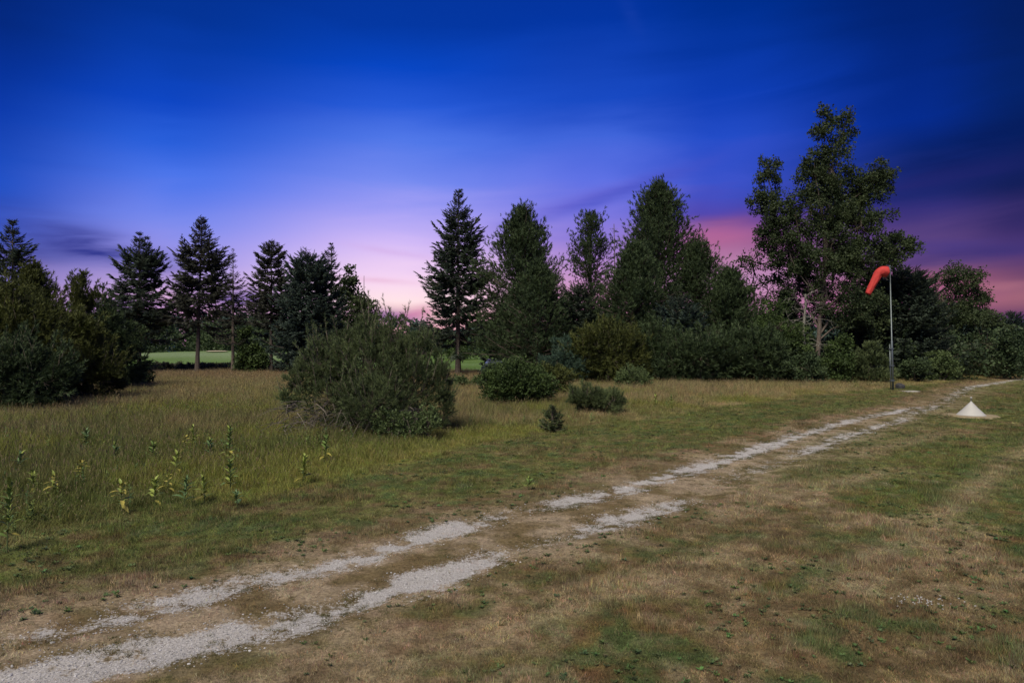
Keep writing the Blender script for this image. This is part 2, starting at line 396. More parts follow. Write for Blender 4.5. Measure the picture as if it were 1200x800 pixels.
tcx = tx.ravel(); tcy = ty.ravel(); tgc, trut, *_ = ground_color(tcx, tcy)
tz = height(tcx, tcy) + 0.004 - (np.tile(np.abs(offs), len(ss)) > 1.85)*0.02
trk = link('gravel_track', grid_mesh('gravel_track', np.stack([tcx, tcy, tz], -1).reshape(len(ss), len(offs), 3)[:, ::-1], {'gcol': tgc.reshape(len(ss), len(offs), 3)[:, ::-1].reshape(-1, 3), 'rut': trut.reshape(len(ss), len(offs))[:, ::-1].ravel()}), M_ground)
tag(trk, 'pale two rut gravel track with a dry grass middle', kind='structure')
# ------------------------------------------------------------------ scattered turf, meadow and gravel
def blade_tuft(name, n, spread, h0, h1, w, lean, mat, seg=2, heads=0, seed=0):
    r = np.random.default_rng(seed); T = []; hv = []
    for k in range(n):
        a = r.uniform(0, 2*PI); q = spread*math.sqrt(r.uniform()); x, y = q*math.cos(a), q*math.sin(a)
        h = r.uniform(h0, h1); az = r.uniform(0, 2*PI); ln = lean*r.uniform(0.2, 1.3)*h; dx, dy = math.cos(az)*ln, math.sin(az)*ln
        fa = r.uniform(0, 2*PI); wx, wy = math.cos(fa)*w/2, math.sin(fa)*w/2
        v = r.uniform()
        p0 = np.array([x, y, -0.01]); p1 = np.array([x+dx*0.3, y+dy*0.3, h*0.55]); p2 = np.array([x+dx, y+dy, h]); o = np.array([wx, wy, 0])
        if seg == 1: T.append([p0-o, p0+o, p2]); hv.append(v)
        else:
            T += [[p0-o, p0+o, p1+o*0.8], [p0-o, p1+o*0.8, p1-o*0.8], [p1-o*0.8, p1+o*0.8, p2]]; hv += [v]*3
        if k < heads:
            dd = (p2-p1); dd /= np.linalg.norm(dd); q2 = p2+dd*0.09*h/0.5; ow = o*2.6
            T += [[p2-dd*0.03, p2+dd*0.04+ow, q2], [p2-dd*0.03, q2, p2+dd*0.04-ow]]; hv += [1.5]*2
    me = tri_mesh(name, np.array(T), np.array(hv)); me.materials.append(mat); return me
def grass_mat(name, lo=0.65, hi=1.45, headc=(0.20, 0.16, 0.09)):
    m, t, b = newmat(name)
    a = nd(t, 'ShaderNodeAttribute', attribute_name='gcol', attribute_type='INSTANCER'); v = nd(t, 'ShaderNodeAttribute', attribute_name='var')
    r = nd(t, 'ShaderNodeMapRange'); t.links.new(v.outputs['Fac'], r.inputs[0]); r.inputs[3].default_value = lo; r.inputs[4].default_value = hi
    cc = nd(t, 'ShaderNodeCombineColor'); [t.links.new(r.outputs[0], cc.inputs[i]) for i in range(3)]
    c = mixn(t, 1.0, a.outputs['Color'], cc.outputs[0], 'MULTIPLY')
    g = nd(t, 'ShaderNodeMath', operation='GREATER_THAN'); t.links.new(v.outputs['Fac'], g.inputs[0]); g.inputs[1].default_value = 1.2
    c = mixn(t, g.outputs[0], c, headc)
    t.links.new(c, b.inputs['Base Color']); b.inputs['Roughness'].default_value = 0.7; b.inputs['Specular IOR Level'].default_value = 0.2
    tr = nd(t, 'ShaderNodeBsdfTranslucent'); t.links.new(c, tr.inputs[0]); ms = nd(t, 'ShaderNodeMixShader'); ms.inputs[0].default_value = 0.25
    t.links.new(b.outputs[0], ms.inputs[1]); t.links.new(tr.outputs[0], ms.inputs[2]); t.links.new(ms.outputs[0], t.nodes['Material Output'].inputs[0])
    return m
M_grass = grass_mat('grass_blades')
M_peb = grass_mat('gravel_stones', 0.85, 1.15)
def scatter(name, x, y, z, col, scl, zs, meshes, tilt=None):
    """many instances of a few small meshes on points (geometry nodes), one object"""
    n = len(x); me = bpy.data.meshes.new(name); me.vertices.add(n)
    me.vertices.foreach_set('co', np.stack([x, y, z], -1).astype(np.float32).ravel())
    a = me.attributes.new('gcol', 'FLOAT_COLOR', 'POINT'); a.data.foreach_set('color', np.concatenate([col, np.ones((n, 1))], 1).astype(np.float32).ravel())
    a = me.attributes.new('rot', 'FLOAT_VECTOR', 'POINT'); a.data.foreach_set('vector', np.stack([np.zeros(n), np.zeros(n), rng.uniform(0, 2*PI, n)], -1).astype(np.float32).ravel())
    a = me.attributes.new('scl', 'FLOAT_VECTOR', 'POINT'); a.data.foreach_set('vector', np.stack([scl, scl, zs], -1).astype(np.float32).ravel())
    a = me.attributes.new('pick', 'INT', 'POINT'); a.data.foreach_set('value', rng.integers(0, len(meshes), n).astype(np.int32))
    o = link(name, me)
    kit = bpy.data.collections.new(name + '_kit')
    for i, q in enumerate(meshes): kit.objects.link(bpy.data.objects.new('%s_piece_%d' % (name, i), q))
    g = bpy.data.node_groups.new(name, 'GeometryNodeTree')
    g.interface.new_socket('Geometry', in_out='INPUT', socket_type='NodeSocketGeometry'); g.interface.new_socket('Geometry', in_out='OUTPUT', socket_type='NodeSocketGeometry')
    gi = g.nodes.new('NodeGroupInput'); go = g.nodes.new('NodeGroupOutput')
    ci = g.nodes.new('GeometryNodeCollectionInfo'); ci.inputs[0].default_value = kit; ci.inputs[1].default_value = True; ci.inputs[2].default_value = True
    ip = g.nodes.new('GeometryNodeInstanceOnPoints'); ip.inputs['Pick Instance'].default_value = True
    def na(nm, ty):
        q = g.nodes.new('GeometryNodeInputNamedAttribute'); q.data_type = ty; q.inputs[0].default_value = nm; return q.outputs[0]
    g.links.new(gi.outputs[0], ip.inputs['Points']); g.links.new(ci.outputs[0], ip.inputs['Instance'])
    g.links.new(na('pick', 'INT'), ip.inputs['Instance Index'])
    er = g.nodes.new('FunctionNodeEulerToRotation'); g.links.new(na('rot', 'FLOAT_VECTOR'), er.inputs[0]); g.links.new(er.outputs[0], ip.inputs['Rotation'])
    g.links.new(na('scl', 'FLOAT_VECTOR'), ip.inputs['Scale']); g.links.new(ip.outputs[0], go.inputs[0])
    md = o.modifiers.new('scatter', 'NODES'); md.node_group = g
    return o
def sample(rho0, d0, p, dmin, dmax, fov=0.80):
    """random ground points, density rho0 per square metre at d0 falling with distance to the power p"""
    ds = np.linspace(dmin, dmax, 2000); wd = rho0*(ds/d0)**-p * 2*(fov*ds+1.5); cum_ = np.concatenate([[0], np.cumsum((wd[1:]+wd[:-1])/2*np.diff(ds))])
    n = int(cum_[-1]); d = np.interp(rng.uniform(0, cum_[-1], n), cum_, ds); x = rng.uniform(-1, 1, n)*(fov*d+1.5)
    return x, d
x, y = sample(800, 5, 1.45, 3.6, 62)
c, rt, tall, dc, side = ground_color(x, y)
nn = fbm(x*3.2, y*3.2, 55, 3)
dens = np.where(rt > 0.05, np.clip(1.05-(rt+(nn-0.5)*1.6)*1.5, 0.16, 1), 1)
dens = dens*np.where(dc < 1.0, 0.5, 1)*np.where(np.hypot(x-G(1138,488.2)[0], y-G(1138,488.2)[1]) < 0.72, 0.05, 1)*np.where(tall > 1.0, 0.25, 1)
k = rng.uniform(0, 1, len(x)) < dens; x, y, c, rt, tall, dc = x[k], y[k], c[k], rt[k], tall[k], dc[k]
d = np.hypot(x, y); n = len(x)
c = c*rng.uniform(0.4, 1.75, (n, 1))*(1+rng.normal(0, 0.12, (n, 3)))
dry = (rng.uniform(0, 1, n) < 0.18)[:, None]; c = np.where(dry, c*0.4+np.array([0.13, 0.098, 0.058]), c)
scl = (d/6)**0.68*rng.uniform(0.7, 1.3, n); zs = rng.uniform(0.6, 1.3, n)*np.where(dc < 1.1, 0.45, 1.0)*(0.75+2.4*np.clip(fbm(x*1.6, y*1.6, 77, 3)-0.45, 0, 1)*2)*(1+np.clip((d-8)/40, 0, 0.8))
kit = [blade_tuft('short_grass', 15, 0.045, 0.012, 0.036, 0.0048, 1.1, M_grass, 1, seed=s) for s in range(4)]
turf_o = scatter('mown_grass', x, y, height(x, y), np.clip(c, 0.01, 1)*1.15, scl, zs, kit)
tag(turf_o, 'short dry and green mown grass over the open ground', 'grass', kind='stuff')
x, y = sample(105, 8, 1.0, 5.5, 60, 0.82)
c, rt, tall, dc, side = ground_color(x, y)
nn = fbm(x*0.9, y*0.9, 58, 3)
k = (tall + (nn-0.5)*1.6 > 0.05) & (side > 0) & (rng.uniform(0, 1, len(x)) < np.clip(0.35+tall*0.5, 0, 1))
x, y, c, tall = x[k], y[k], c[k], tall[k]; n = len(x); d = np.hypot(x, y)
c = c*rng.uniform(0.7, 1.35, (n, 1))*(1+rng.normal(0, 0.08, (n, 3)))
hh = np.clip(0.20+tall*0.16, 0.20, 0.85)*rng.uniform(0.65, 1.2, n)*(0.75+0.6*fbm(x*0.5, y*0.5, 90, 3))*np.clip(1.25-np.abs(y-45)*0.0, 0, 1.25)
kit = [blade_tuft('meadow_grass', 24, 0.11, 0.18, 0.42, 0.0050, 0.32, M_grass, 2, heads=h, seed=20+s) for s, h in enumerate((0, 0, 2, 4))]
mead_o = scatter('meadow_grass', x, y, height(x, y), np.clip(c, 0.01, 1)*1.15, (d/10)**0.45, hh, kit)
tag(mead_o, 'tall unmown meadow grass, olive near and tawny far', 'grass', kind='stuff')
# small tufts of dry and green grass growing in the ruts and along their edges
x, y = sample(700, 5, 1.35, 3.8, 40); rt, dc, side, tall = ground_masks(x, y); cl = fbm(x*2.2, y*2.2, 73, 3)
k = (rng.uniform(0, 1, len(x)) < np.clip((cl-0.40)*3.2, 0.04, 1)*np.exp(-((rt-0.5)/0.36)**2)) & (dc < 2.2); x, y = x[k], y[k]; n = len(x)
w_ = rng.uniform(0, 1, (n, 1)); cc_ = (np.array([0.13, 0.105, 0.05])*w_ + np.array([0.085, 0.10, 0.035])*(1-w_))*rng.uniform(0.6, 1.3, (n, 1)); sc = rng.uniform(0.45, 1.1, n)*(np.hypot(x, y)/7)**0.5
tag(scatter('rut_grass', x, y, height(x, y), cc_, sc, sc*0.8, [blade_tuft('rut_tuft', 22, 0.035, 0.012, 0.04, 0.006, 1.2, M_grass, 1, seed=60+s) for s in range(3)]), 'small grass tufts growing in the gravel of the track', 'grass', kind='stuff')
# leafy forbs among the meadow grass
def forb(name, s):
    r = np.random.default_rng(s); T = []
    for q in range(3):
        b0 = np.array([r.normal()*.06, r.normal()*.06, 0]); h = r.uniform(0.22, 0.42)
        T += [[b0+np.array([-.004, 0, 0]), b0+np.array([.004, 0, 0]), b0+np.array([0, 0, h])]]
        for i in range(12):
            z = h*(0.2+0.8*i/11); a = r.uniform(0, 2*PI); L = 0.075*(1.2-0.7*i/11)*r.uniform(.7, 1.2); d = np.array([math.cos(a), math.sin(a), r.uniform(0.2, .9)])*L; w = np.array([-math.sin(a), math.cos(a), 0])*L*.22
            T += leafquad(b0+np.array([0, 0, z]), d, w)
    me = tri_mesh(name, np.array(T), r.uniform(0, 1, len(T))); me.materials.append(M_grass); return me
def leafquad(c, a, b): return [[c, c+a*0.45+b, c+a], [c, c+a, c+a*0.45-b]]
x, y = sample(9, 9, 0.9, 7, 40, 0.82); rt, dc, side, tall = ground_masks(x, y); cl = fbm(x*0.45, y*0.45, 79, 3)
k = (tall > 0.5) & (side > 0) & (rng.uniform(0, 1, len(x)) < np.clip((cl-0.40)*4, 0.05, 1)*np.where(x < -2.5, 1, 0.35)); x, y = x[k], y[k]; n = len(x)
w_ = rng.uniform(0, 1, (n, 1))**2; cc_ = (np.array([0.20, 0.22, 0.05])*w_ + np.array([0.085, 0.14, 0.055])*(1-w_))*rng.uniform(0.6, 1.3, (n, 1)); sc = rng.uniform(0.7, 1.25, n)
tag(scatter('meadow_forbs', x, y, height(x, y), cc_, sc, sc, [forb('forb', s) for s in range(4)]), 'small leafy green plants mixed through the tall meadow grass', 'weeds', kind='stuff')
x = G(1080, 705)[0]+rng.normal(0, .16, 46); y = G(1080, 705)[1]+rng.normal(0, .07, 46)
tag(scatter('white_flowers', x, y, height(x, y)+.035, np.full((46, 3), 0.72), np.full(46, .16), np.full(46, .16), [blade_tuft('flower_head', 14, 0.035, 0.03, 0.06, 0.03, 1.2, M_grass, 1, seed=80)]), 'sprinkle of tiny white flowers in the foreground turf', 'flowers', kind='stuff')
# rosettes and clover in the mown ground
def rosette(name, s):
    r = np.random.default_rng(s); T = []
    for i in range(16):
        a = r.uniform(0, 2*PI); L = r.uniform(0.03, 0.075); d = np.array([math.cos(a), math.sin(a), r.uniform(0.15, 0.7)])*L; w = np.array([-math.sin(a), math.cos(a), 0])*L*0.25; c0 = r.normal(size=3)*np.array([.02, .02, 0])
        T += leafquad(c0, d, w)
    me = tri_mesh(name, np.array(T), r.uniform(0, 1, len(T))); me.materials.append(M_grass); return me
def leafquad(c, a, b): return [[c, c+a*0.45+b, c+a], [c, c+a, c+a*0.45-b]]
x, y = sample(60, 5, 1.3, 3.8, 30); cl = fbm(x*0.7, y*0.7, 71, 3); rt, dc, side, tall = ground_masks(x, y)
k = (rng.uniform(0, 1, len(x)) < np.clip((cl-0.46)*5, 0.02, 1)) & (dc > 0.9) & (tall < 0.3); x, y = x[k], y[k]; n = len(x)
cc_ = np.array([0.082, 0.118, 0.046])*rng.uniform(0.6, 1.5, (n, 1))*(1+rng.normal(0, 0.12, (n, 3))); sc = rng.uniform(0.2, 0.6, n)*(np.hypot(x, y)/7)**0.5
tag(scatter('clover_weeds', x, y, height(x, y)+0.01, np.clip(cc_, .01, 1), sc, sc, [rosette('weed_rosette', s) for s in range(3)]), 'dark green clover and low weed rosettes dotted through the mown grass', 'weeds', kind='stuff')
# gravel in the ruts
x, y = sample(3200, 5, 1.3, 4.0, 45)
rt, dc, side, tall = ground_masks(x, y)
k = rng.uniform(0, 1, len(x)) < np.clip((rt-0.12)*0.7, 0.0, 0.5); x, y = x[k], y[k]; n = len(x)
def pebble(name, s):
    import bmesh
    r = random.Random(s); bm = bmesh.new(); bmesh.ops.create_icosphere(bm, subdivisions=1, radius=1)
    for v in bm.verts: v.co *= r.uniform(0.7, 1.15); v.co.z *= 0.6
    me = bpy.data.meshes.new(name); bm.to_mesh(me); bm.free(); me.materials.append(M_peb)
    a = me.attributes.new('var', 'FLOAT', 'POINT'); a.data.foreach_set('value', [r.uniform(0, 1)]*len(me.vertices)); return me
sc = rng.lognormal(math.log(0.0042), 0.42, n)*(1+np.hypot(x, y)/25)
gcx = np.array([0.50, 0.49, 0.505])*rng.uniform(0.55, 1.3, (n, 1))
gro = scatter('gravel', x, y, height(x, y)+0.006, gcx, sc, sc, [pebble('stone_chip', s) for s in range(4)])
tag(gro, 'pale loose gravel lying in the two wheel ruts', 'gravel', kind='stuff')
print('scatter', n)
# ------------------------------------------------------------------ trees: numpy sprigs and tubes
def norm(v): return v/np.maximum(np.linalg.norm(v, axis=-1, keepdims=True), 1e-9)
def frames(d, r):
    d = norm(d); u = norm(np.cross(d, norm(r.normal(size=d.shape)+1e-3))); w = np.cross(d, u); return np.stack([d, u, w], -1)
def put(tpl, pos, d, scale, r, flat=0.0):
    """stand a template (n,3,3) at every pos with +X along d"""
    if flat:
        d = norm(d); up = np.tile([0, 0, 1.0], (len(d), 1)) + r.normal(size=d.shape)*flat; u = norm(np.cross(up, d)); w = np.cross(d, u); F = np.stack([d, u, w], -1)
    else: F = frames(d, r)
    V = np.einsum('mij,nkj->mnki', F, tpl)*scale[:, None, None, None] + pos[:, None, None, :]
    return V.reshape(-1, 3, 3)
def leafquad(c, a, b):                       # two triangles: a diamond, long axis a, half width b
    return [[c, c+a*0.45+b, c+a], [c, c+a, c+a*0.45-b]]
def tpl_spruce(r):
    T = []
    for i in range(7):
        s = 0.08+i*0.14; sg = 1 if i % 2 else -1; L = 0.42*(1-s*0.45)
        d = np.array([0.72, sg*0.62, r.uniform(-0.28, 0.05)]); c = np.array([s, 0, 0]); w = np.array([0.03, 0.0, 0.085])*r.choice([-1, 1])+np.array([0.05*-sg, 0.04, 0])
        T.append([c-w*0.9, c+w*0.9, c+d*L])
    T.append([[0, -0.05, 0], [0, 0.05, 0.02], [1.08, 0, 0]]); T.append([[0.2, 0, 0.06], [0.2, 0, -0.07], [1.0, 0, 0]])
    return np.array(T, float)
def tpl_plume(r, n=11, w=0.045, spread=0.75, L=0.6):
    T = []
    for i in range(n):
        s = 0.55*i/n; a = r.uniform(0, 2*PI); q = spread*r.uniform(0.3, 1.1)
        d = norm(np.array([1.0, q*math.cos(a), q*math.sin(a)])); c = np.array([s, 0, 0]); o = norm(np.cross(d, r.normal(size=3)))*w
        T.append([c-o, c+o, c+d*L*r.uniform(0.75, 1.15)])
    return np.array(T)
def tpl_leaves(r, n=7, size=0.34, spread=0.5, thin=0.36):
    T = []
    for i in range(n):
        c = r.normal(size=3)*spread*0.55; a = norm(r.normal(size=3)+np.array([0.5, 0, 0]))*size*r.uniform(0.7, 1.3); b_ = norm(np.cross(a, r.normal(size=3)))*np.linalg.norm(a)*thin
        T += leafquad(c, a, b_)
    return np.array(T)
def tpl_stem_leaves(r, n=9, size=0.3):
    T = [[[0, -0.012, 0], [0, 0.012, 0], [1, 0, 0]]]
    for i in range(n):
        s = 0.15+0.85*i/n; sg = 1 if i % 2 else -1
        a = norm(np.array([0.6, sg*0.8, r.uniform(-0.4, 0.4)]))*size*r.uniform(0.7, 1.2); b_ = norm(np.cross(a, r.normal(size=3)))*np.linalg.norm(a)*0.3
        T += [list(map(list, q)) for q in leafquad(np.array([s, 0, 0]), a, b_)]
    return np.array(T)
_r = np.random.default_rng(3)
TPL = {'spruce': [tpl_spruce(_r) for _ in range(3)], 'plume': [tpl_plume(_r, 13, 0.050, 1.05, 0.52) for _ in range(3)], 'finepine': [tpl_plume(_r, 18, 0.026, 1.0, 0.5) for _ in range(3)],
       'leaves': [tpl_leaves(_r) for _ in range(4)], 'twig': [tpl_stem_leaves(_r) for _ in range(3)], 'fineleaves': [tpl_leaves(_r, 9, 0.24, 0.55) for _ in range(3)]}
def sprigs(kind, pos, d, scale, r, flat=0.0, var=None):
    ts = TPL[kind]; which = r.integers(0, len(ts), len(pos)); out = []; vs = []
    if var is None: var = r.uniform(0, 1, len(pos))
    for i, tp in enumerate(ts):
        k = which == i
        if k.any(): out.append(put(tp, pos[k], d[k], scale[k], r, flat)); vs.append(np.repeat(var[k], len(tp)))
    return np.concatenate(out), np.concatenate(vs)
def tubes(paths, radii, sides=3):
    """paths (m,k,3), radii (m,k) -> triangles"""
    m_, k_, _ = paths.shape; d = np.gradient(paths, axis=1); d = norm(d)
    ref = np.where(np.abs(d[:, :1, 2:3]) > 0.9, np.array([1.0, 0, 0]), np.array([0, 0, 1.0])); ref = np.broadcast_to(ref, d.shape)
    u = norm(np.cross(d, ref)); w = np.cross(d, u); a = np.arange(sides)*2*PI/sides
    R = paths[:, :, None, :] + (u[:, :, None, :]*np.cos(a)[:, None] + w[:, :, None, :]*np.sin(a)[:, None])*radii[:, :, None, None]
    p, q = R[:, :-1], R[:, 1:]; p2, q2 = np.roll(p, -1, 2), np.roll(q, -1, 2)
    return np.concatenate([np.stack([p, p2, q2], -2).reshape(-1, 3, 3), np.stack([p, q2, q], -2).reshape(-1, 3, 3)])
def make_plant(name, label, cat, group, loc, crown_T, crown_v, fmat, wood_T, wmat, parts=('crown', 'trunk')):
    e = empty(name, (loc[0], loc[1], hz(*loc))); tag(e, label, cat, group)
    if crown_T is not None and len(crown_T): link(parts[0], tri_mesh(parts[0], crown_T, crown_v), fmat, e)
    if wood_T is not None and len(wood_T): link(parts[1], tri_mesh(parts[1], wood_T), wmat, e)
    return e
STATS = []
def conifer(px, D, top, hw, label, mat=None, kind='spruce', clear=0.12, group='spruces at the left edge of the fairway', name=None, dens=1.0, sparse=0.0, bottom=1.0, seed=1, lean=0.0, twin=False, wmat=None, tipr=0.03, shape=0.85, size=1.0, cat=None, elev=None):
    """spruce: tiers of drooping fan branches. pine: rising limbs that end in needle plumes."""
    r = np.random.default_rng(seed); X0, Y0 = at(px, D); H = (405-top)/800*D + CAM_H; R = hw/800*D
    spr = kind == 'spruce'
    nb = int((270 if spr else 230)*dens*(H/13)**0.7)
    t_ = clear + (1-clear)*np.sort(r.uniform(0, 1, nb))**(0.85 if spr else 0.8)
    if spr: t_ = clear + (np.round((t_-clear)*H/min(.55, H/12))*min(.55, H/12)/H) + r.normal(0, 0.008, nb); t_ = np.clip(t_, clear, 0.985)
    u = (t_-clear)/(1-clear)
    if spr: prof = tipr + (1-u)**shape*np.clip(bottom + u*2.2*(1-bottom)+0.0, 0, 1.05)
    else: prof = (tipr+np.clip(1-u, 0, 1)**0.70)*np.clip(0.72+u*1.2, 0, 1)
    L = R*(1.12 if spr else 1.3)*prof*r.uniform(0.68 if spr else 0.45, 1.18, nb)*(1+0.14*np.sin(t_*23+seed))
    if sparse: keep = r.uniform(0, 1, nb) > sparse; t_, u, L = t_[keep], u[keep], L[keep]; nb = len(t_)
    az = np.arange(nb)*2.39996 + r.normal(0, 0.35, nb)
    if elev: e0, e1 = elev
    elif spr: e0, e1 = -9, 38
    else: e0, e1 = -4, 54
    el = np.radians(e0+(e1-e0)*u**1.4 + r.normal(0, 7, nb))
    if not spr: L = np.minimum(L/np.maximum(np.cos(el), 0.55), ((1.02-t_)*H+0.25)/np.maximum(np.sin(el)+0.35+1.15*np.cos(el), 0.5))
    curve = (0.16 if spr else 0.35)*L
    if not spr:
        L = L*(1+0.22*np.sin(3*az+seed)*np.sin(t_*11+seed*2)+0.16*np.sin(5*az+t_*19))
        n2_ = int(20*dens)+8; t2 = r.uniform(0.45, 0.88, n2_); e2 = np.radians(r.uniform(58, 80, n2_)); f2 = r.uniform(0.78, 1.0, n2_)
        L2 = np.minimum((f2*(1.0-0.10*(e2 < 1.2))-t2)*H/np.sin(e2), 0.30*H); L2 = np.maximum(L2, 0.5)
        t_, u, L, az, el = (np.concatenate(q) for q in ((t_, t2), (u, (t2-clear)/(1-clear)), (L, L2), (az, r.uniform(0, 2*PI, n2_)), (el, e2))); nb += n2_; curve = 0.15*L
    out = np.stack([np.cos(az), np.sin(az), np.zeros(nb)], -1)
    K = 5; s = np.linspace(0, 1, K)
    def pt(s_, b=slice(None)):      # points on branches
        o, l, e, c, tt = out[b], L[b], el[b], curve[b], t_[b]
        droop = -0.22*l*s_*(1-s_)*4*0.6 if spr else 0
        p = o*(l*np.cos(e)*s_)[:, None]; p[:, 2] = tt*H + l*np.sin(e)*s_ + c*s_**2 + droop
        return p
    trunkx = lambda z: lean*H*(z/H)
    paths = np.stack([pt(np.full(nb, q)) for q in s], 1)
    br = 0.012+0.020*L[:, None]*(1-s*0.85)[None, :]
    wood = [tubes(paths, br*0.6)]
    n_tr = 9; zz = np.linspace(-0.15, H*(0.985), n_tr); wob = np.cumsum(r.normal(0, 0.012*H/9, (n_tr, 2)), 0)*0.6
    tr = np.stack([wob[:, 0], wob[:, 1], zz], -1); tr[0, :2] = 0
    rr = (0.011*H+0.05)*np.clip(1-np.linspace(0, 1, n_tr), 0.04, 1)**0.8; rr[0] *= 1.35
    # foliage
    per = 24 if spr else 24
    cnt = np.clip((L/R*per*dens**0.3*(1.0 if spr else 0.85)).astype(int)+4, 4, 60); idx = np.repeat(np.arange(nb), cnt)
    s_ = r.uniform(0.12 if spr else 0.3, 1.0, len(idx))**(0.75 if spr else 0.55)
    bv = r.uniform(0, 1, nb)
    if not spr: s_[::9] = 1
    p = pt(s_, idx); p2 = pt(np.clip(s_+0.04, 0, 1.05), idx); ax = norm(p2-p+1e-6)
    sg = r.choice([-1, 1], len(idx)); lat = np.cross(ax, np.array([0, 0, 1.0])); lat = norm(lat)*sg[:, None]
    if spr:
        sz = (0.30*R*(1-0.55*s_)*0.55+0.28)*r.uniform(0.7, 1.25, len(idx))*size*np.clip(L[idx]/R*1.6, 0.35, 1)
        d = norm(ax*0.75+lat*r.uniform(0.3, 1.0, len(idx))[:, None]+np.array([0, 0, -1])*r.uniform(0.0, 0.55, len(idx))[:, None]*np.clip(1.3-u[idx][:, None], 0.2, 1))
        C, cv = sprigs('spruce', p, d, sz, r, flat=0.35, var=r.uniform(0, 0.4, len(idx))+s_*0.2+bv[idx]*0.4)
        zt = np.linspace(H*0.90, H*1.0, 12); C2, cv2 = sprigs('spruce', np.stack([zt*0, zt*0, zt-0.2*size], -1), r.normal(size=(12, 3))*0.35+np.array([0, 0, 1]), np.linspace(.36, .22, 12)*size, r)
    else:
        off = r.normal(size=p.shape)*(0.045*R*(0.4+s_)+0.05)[:, None]
        sz = r.uniform(0.24, 0.50, len(idx))*size
        d = norm(ax*0.75+lat*0.35+np.array([0, 0, 0.42])+r.normal(size=p.shape)*0.4)
        p = p+off
        C, cv = sprigs('plume', p, d, sz, r, var=r.uniform(0, 0.35, len(idx))+s_*0.25+bv[idx]*0.4)
        zt = np.linspace(H*0.86, H*0.985, 16); C2, cv2 = sprigs('plume', np.stack([zt*0, zt*0, zt], -1)+r.normal(size=(16, 3))*0.12, r.normal(size=(16, 3))*0.3+np.array([0, 0, 1]), np.full(16, .45)*size, r)
    C = np.concatenate([C, C2]); cv = np.concatenate([cv, cv2])
    wood.append(tubes(tr[None], rr[None], 8)); Wd = np.concatenate(wood)
    if lean:
        C[..., 0] += lean*C[..., 2]; Wd[..., 0] += lean*Wd[..., 2]
    if twin:      # a second leader beside the first
        k = C[..., 2].mean(1) > H*0.80; C2 = C[k]*np.array([0.8, 0.8, 1]) + np.array([0.055*H, 0, -0.03*H]); C = np.concatenate([C, C2]); cv = np.concatenate([cv, cv[k]])
    STATS.append((label, len(C)+len(Wd)))
    nm = name or ('spruce_tree' if spr else 'pine_tree')
    return make_plant(nm, label, cat or ('spruce tree' if spr else 'pine tree'), group, (X0, Y0), C, cv, mat or (F_spruce if spr else F_pine), Wd, wmat or M_bark)
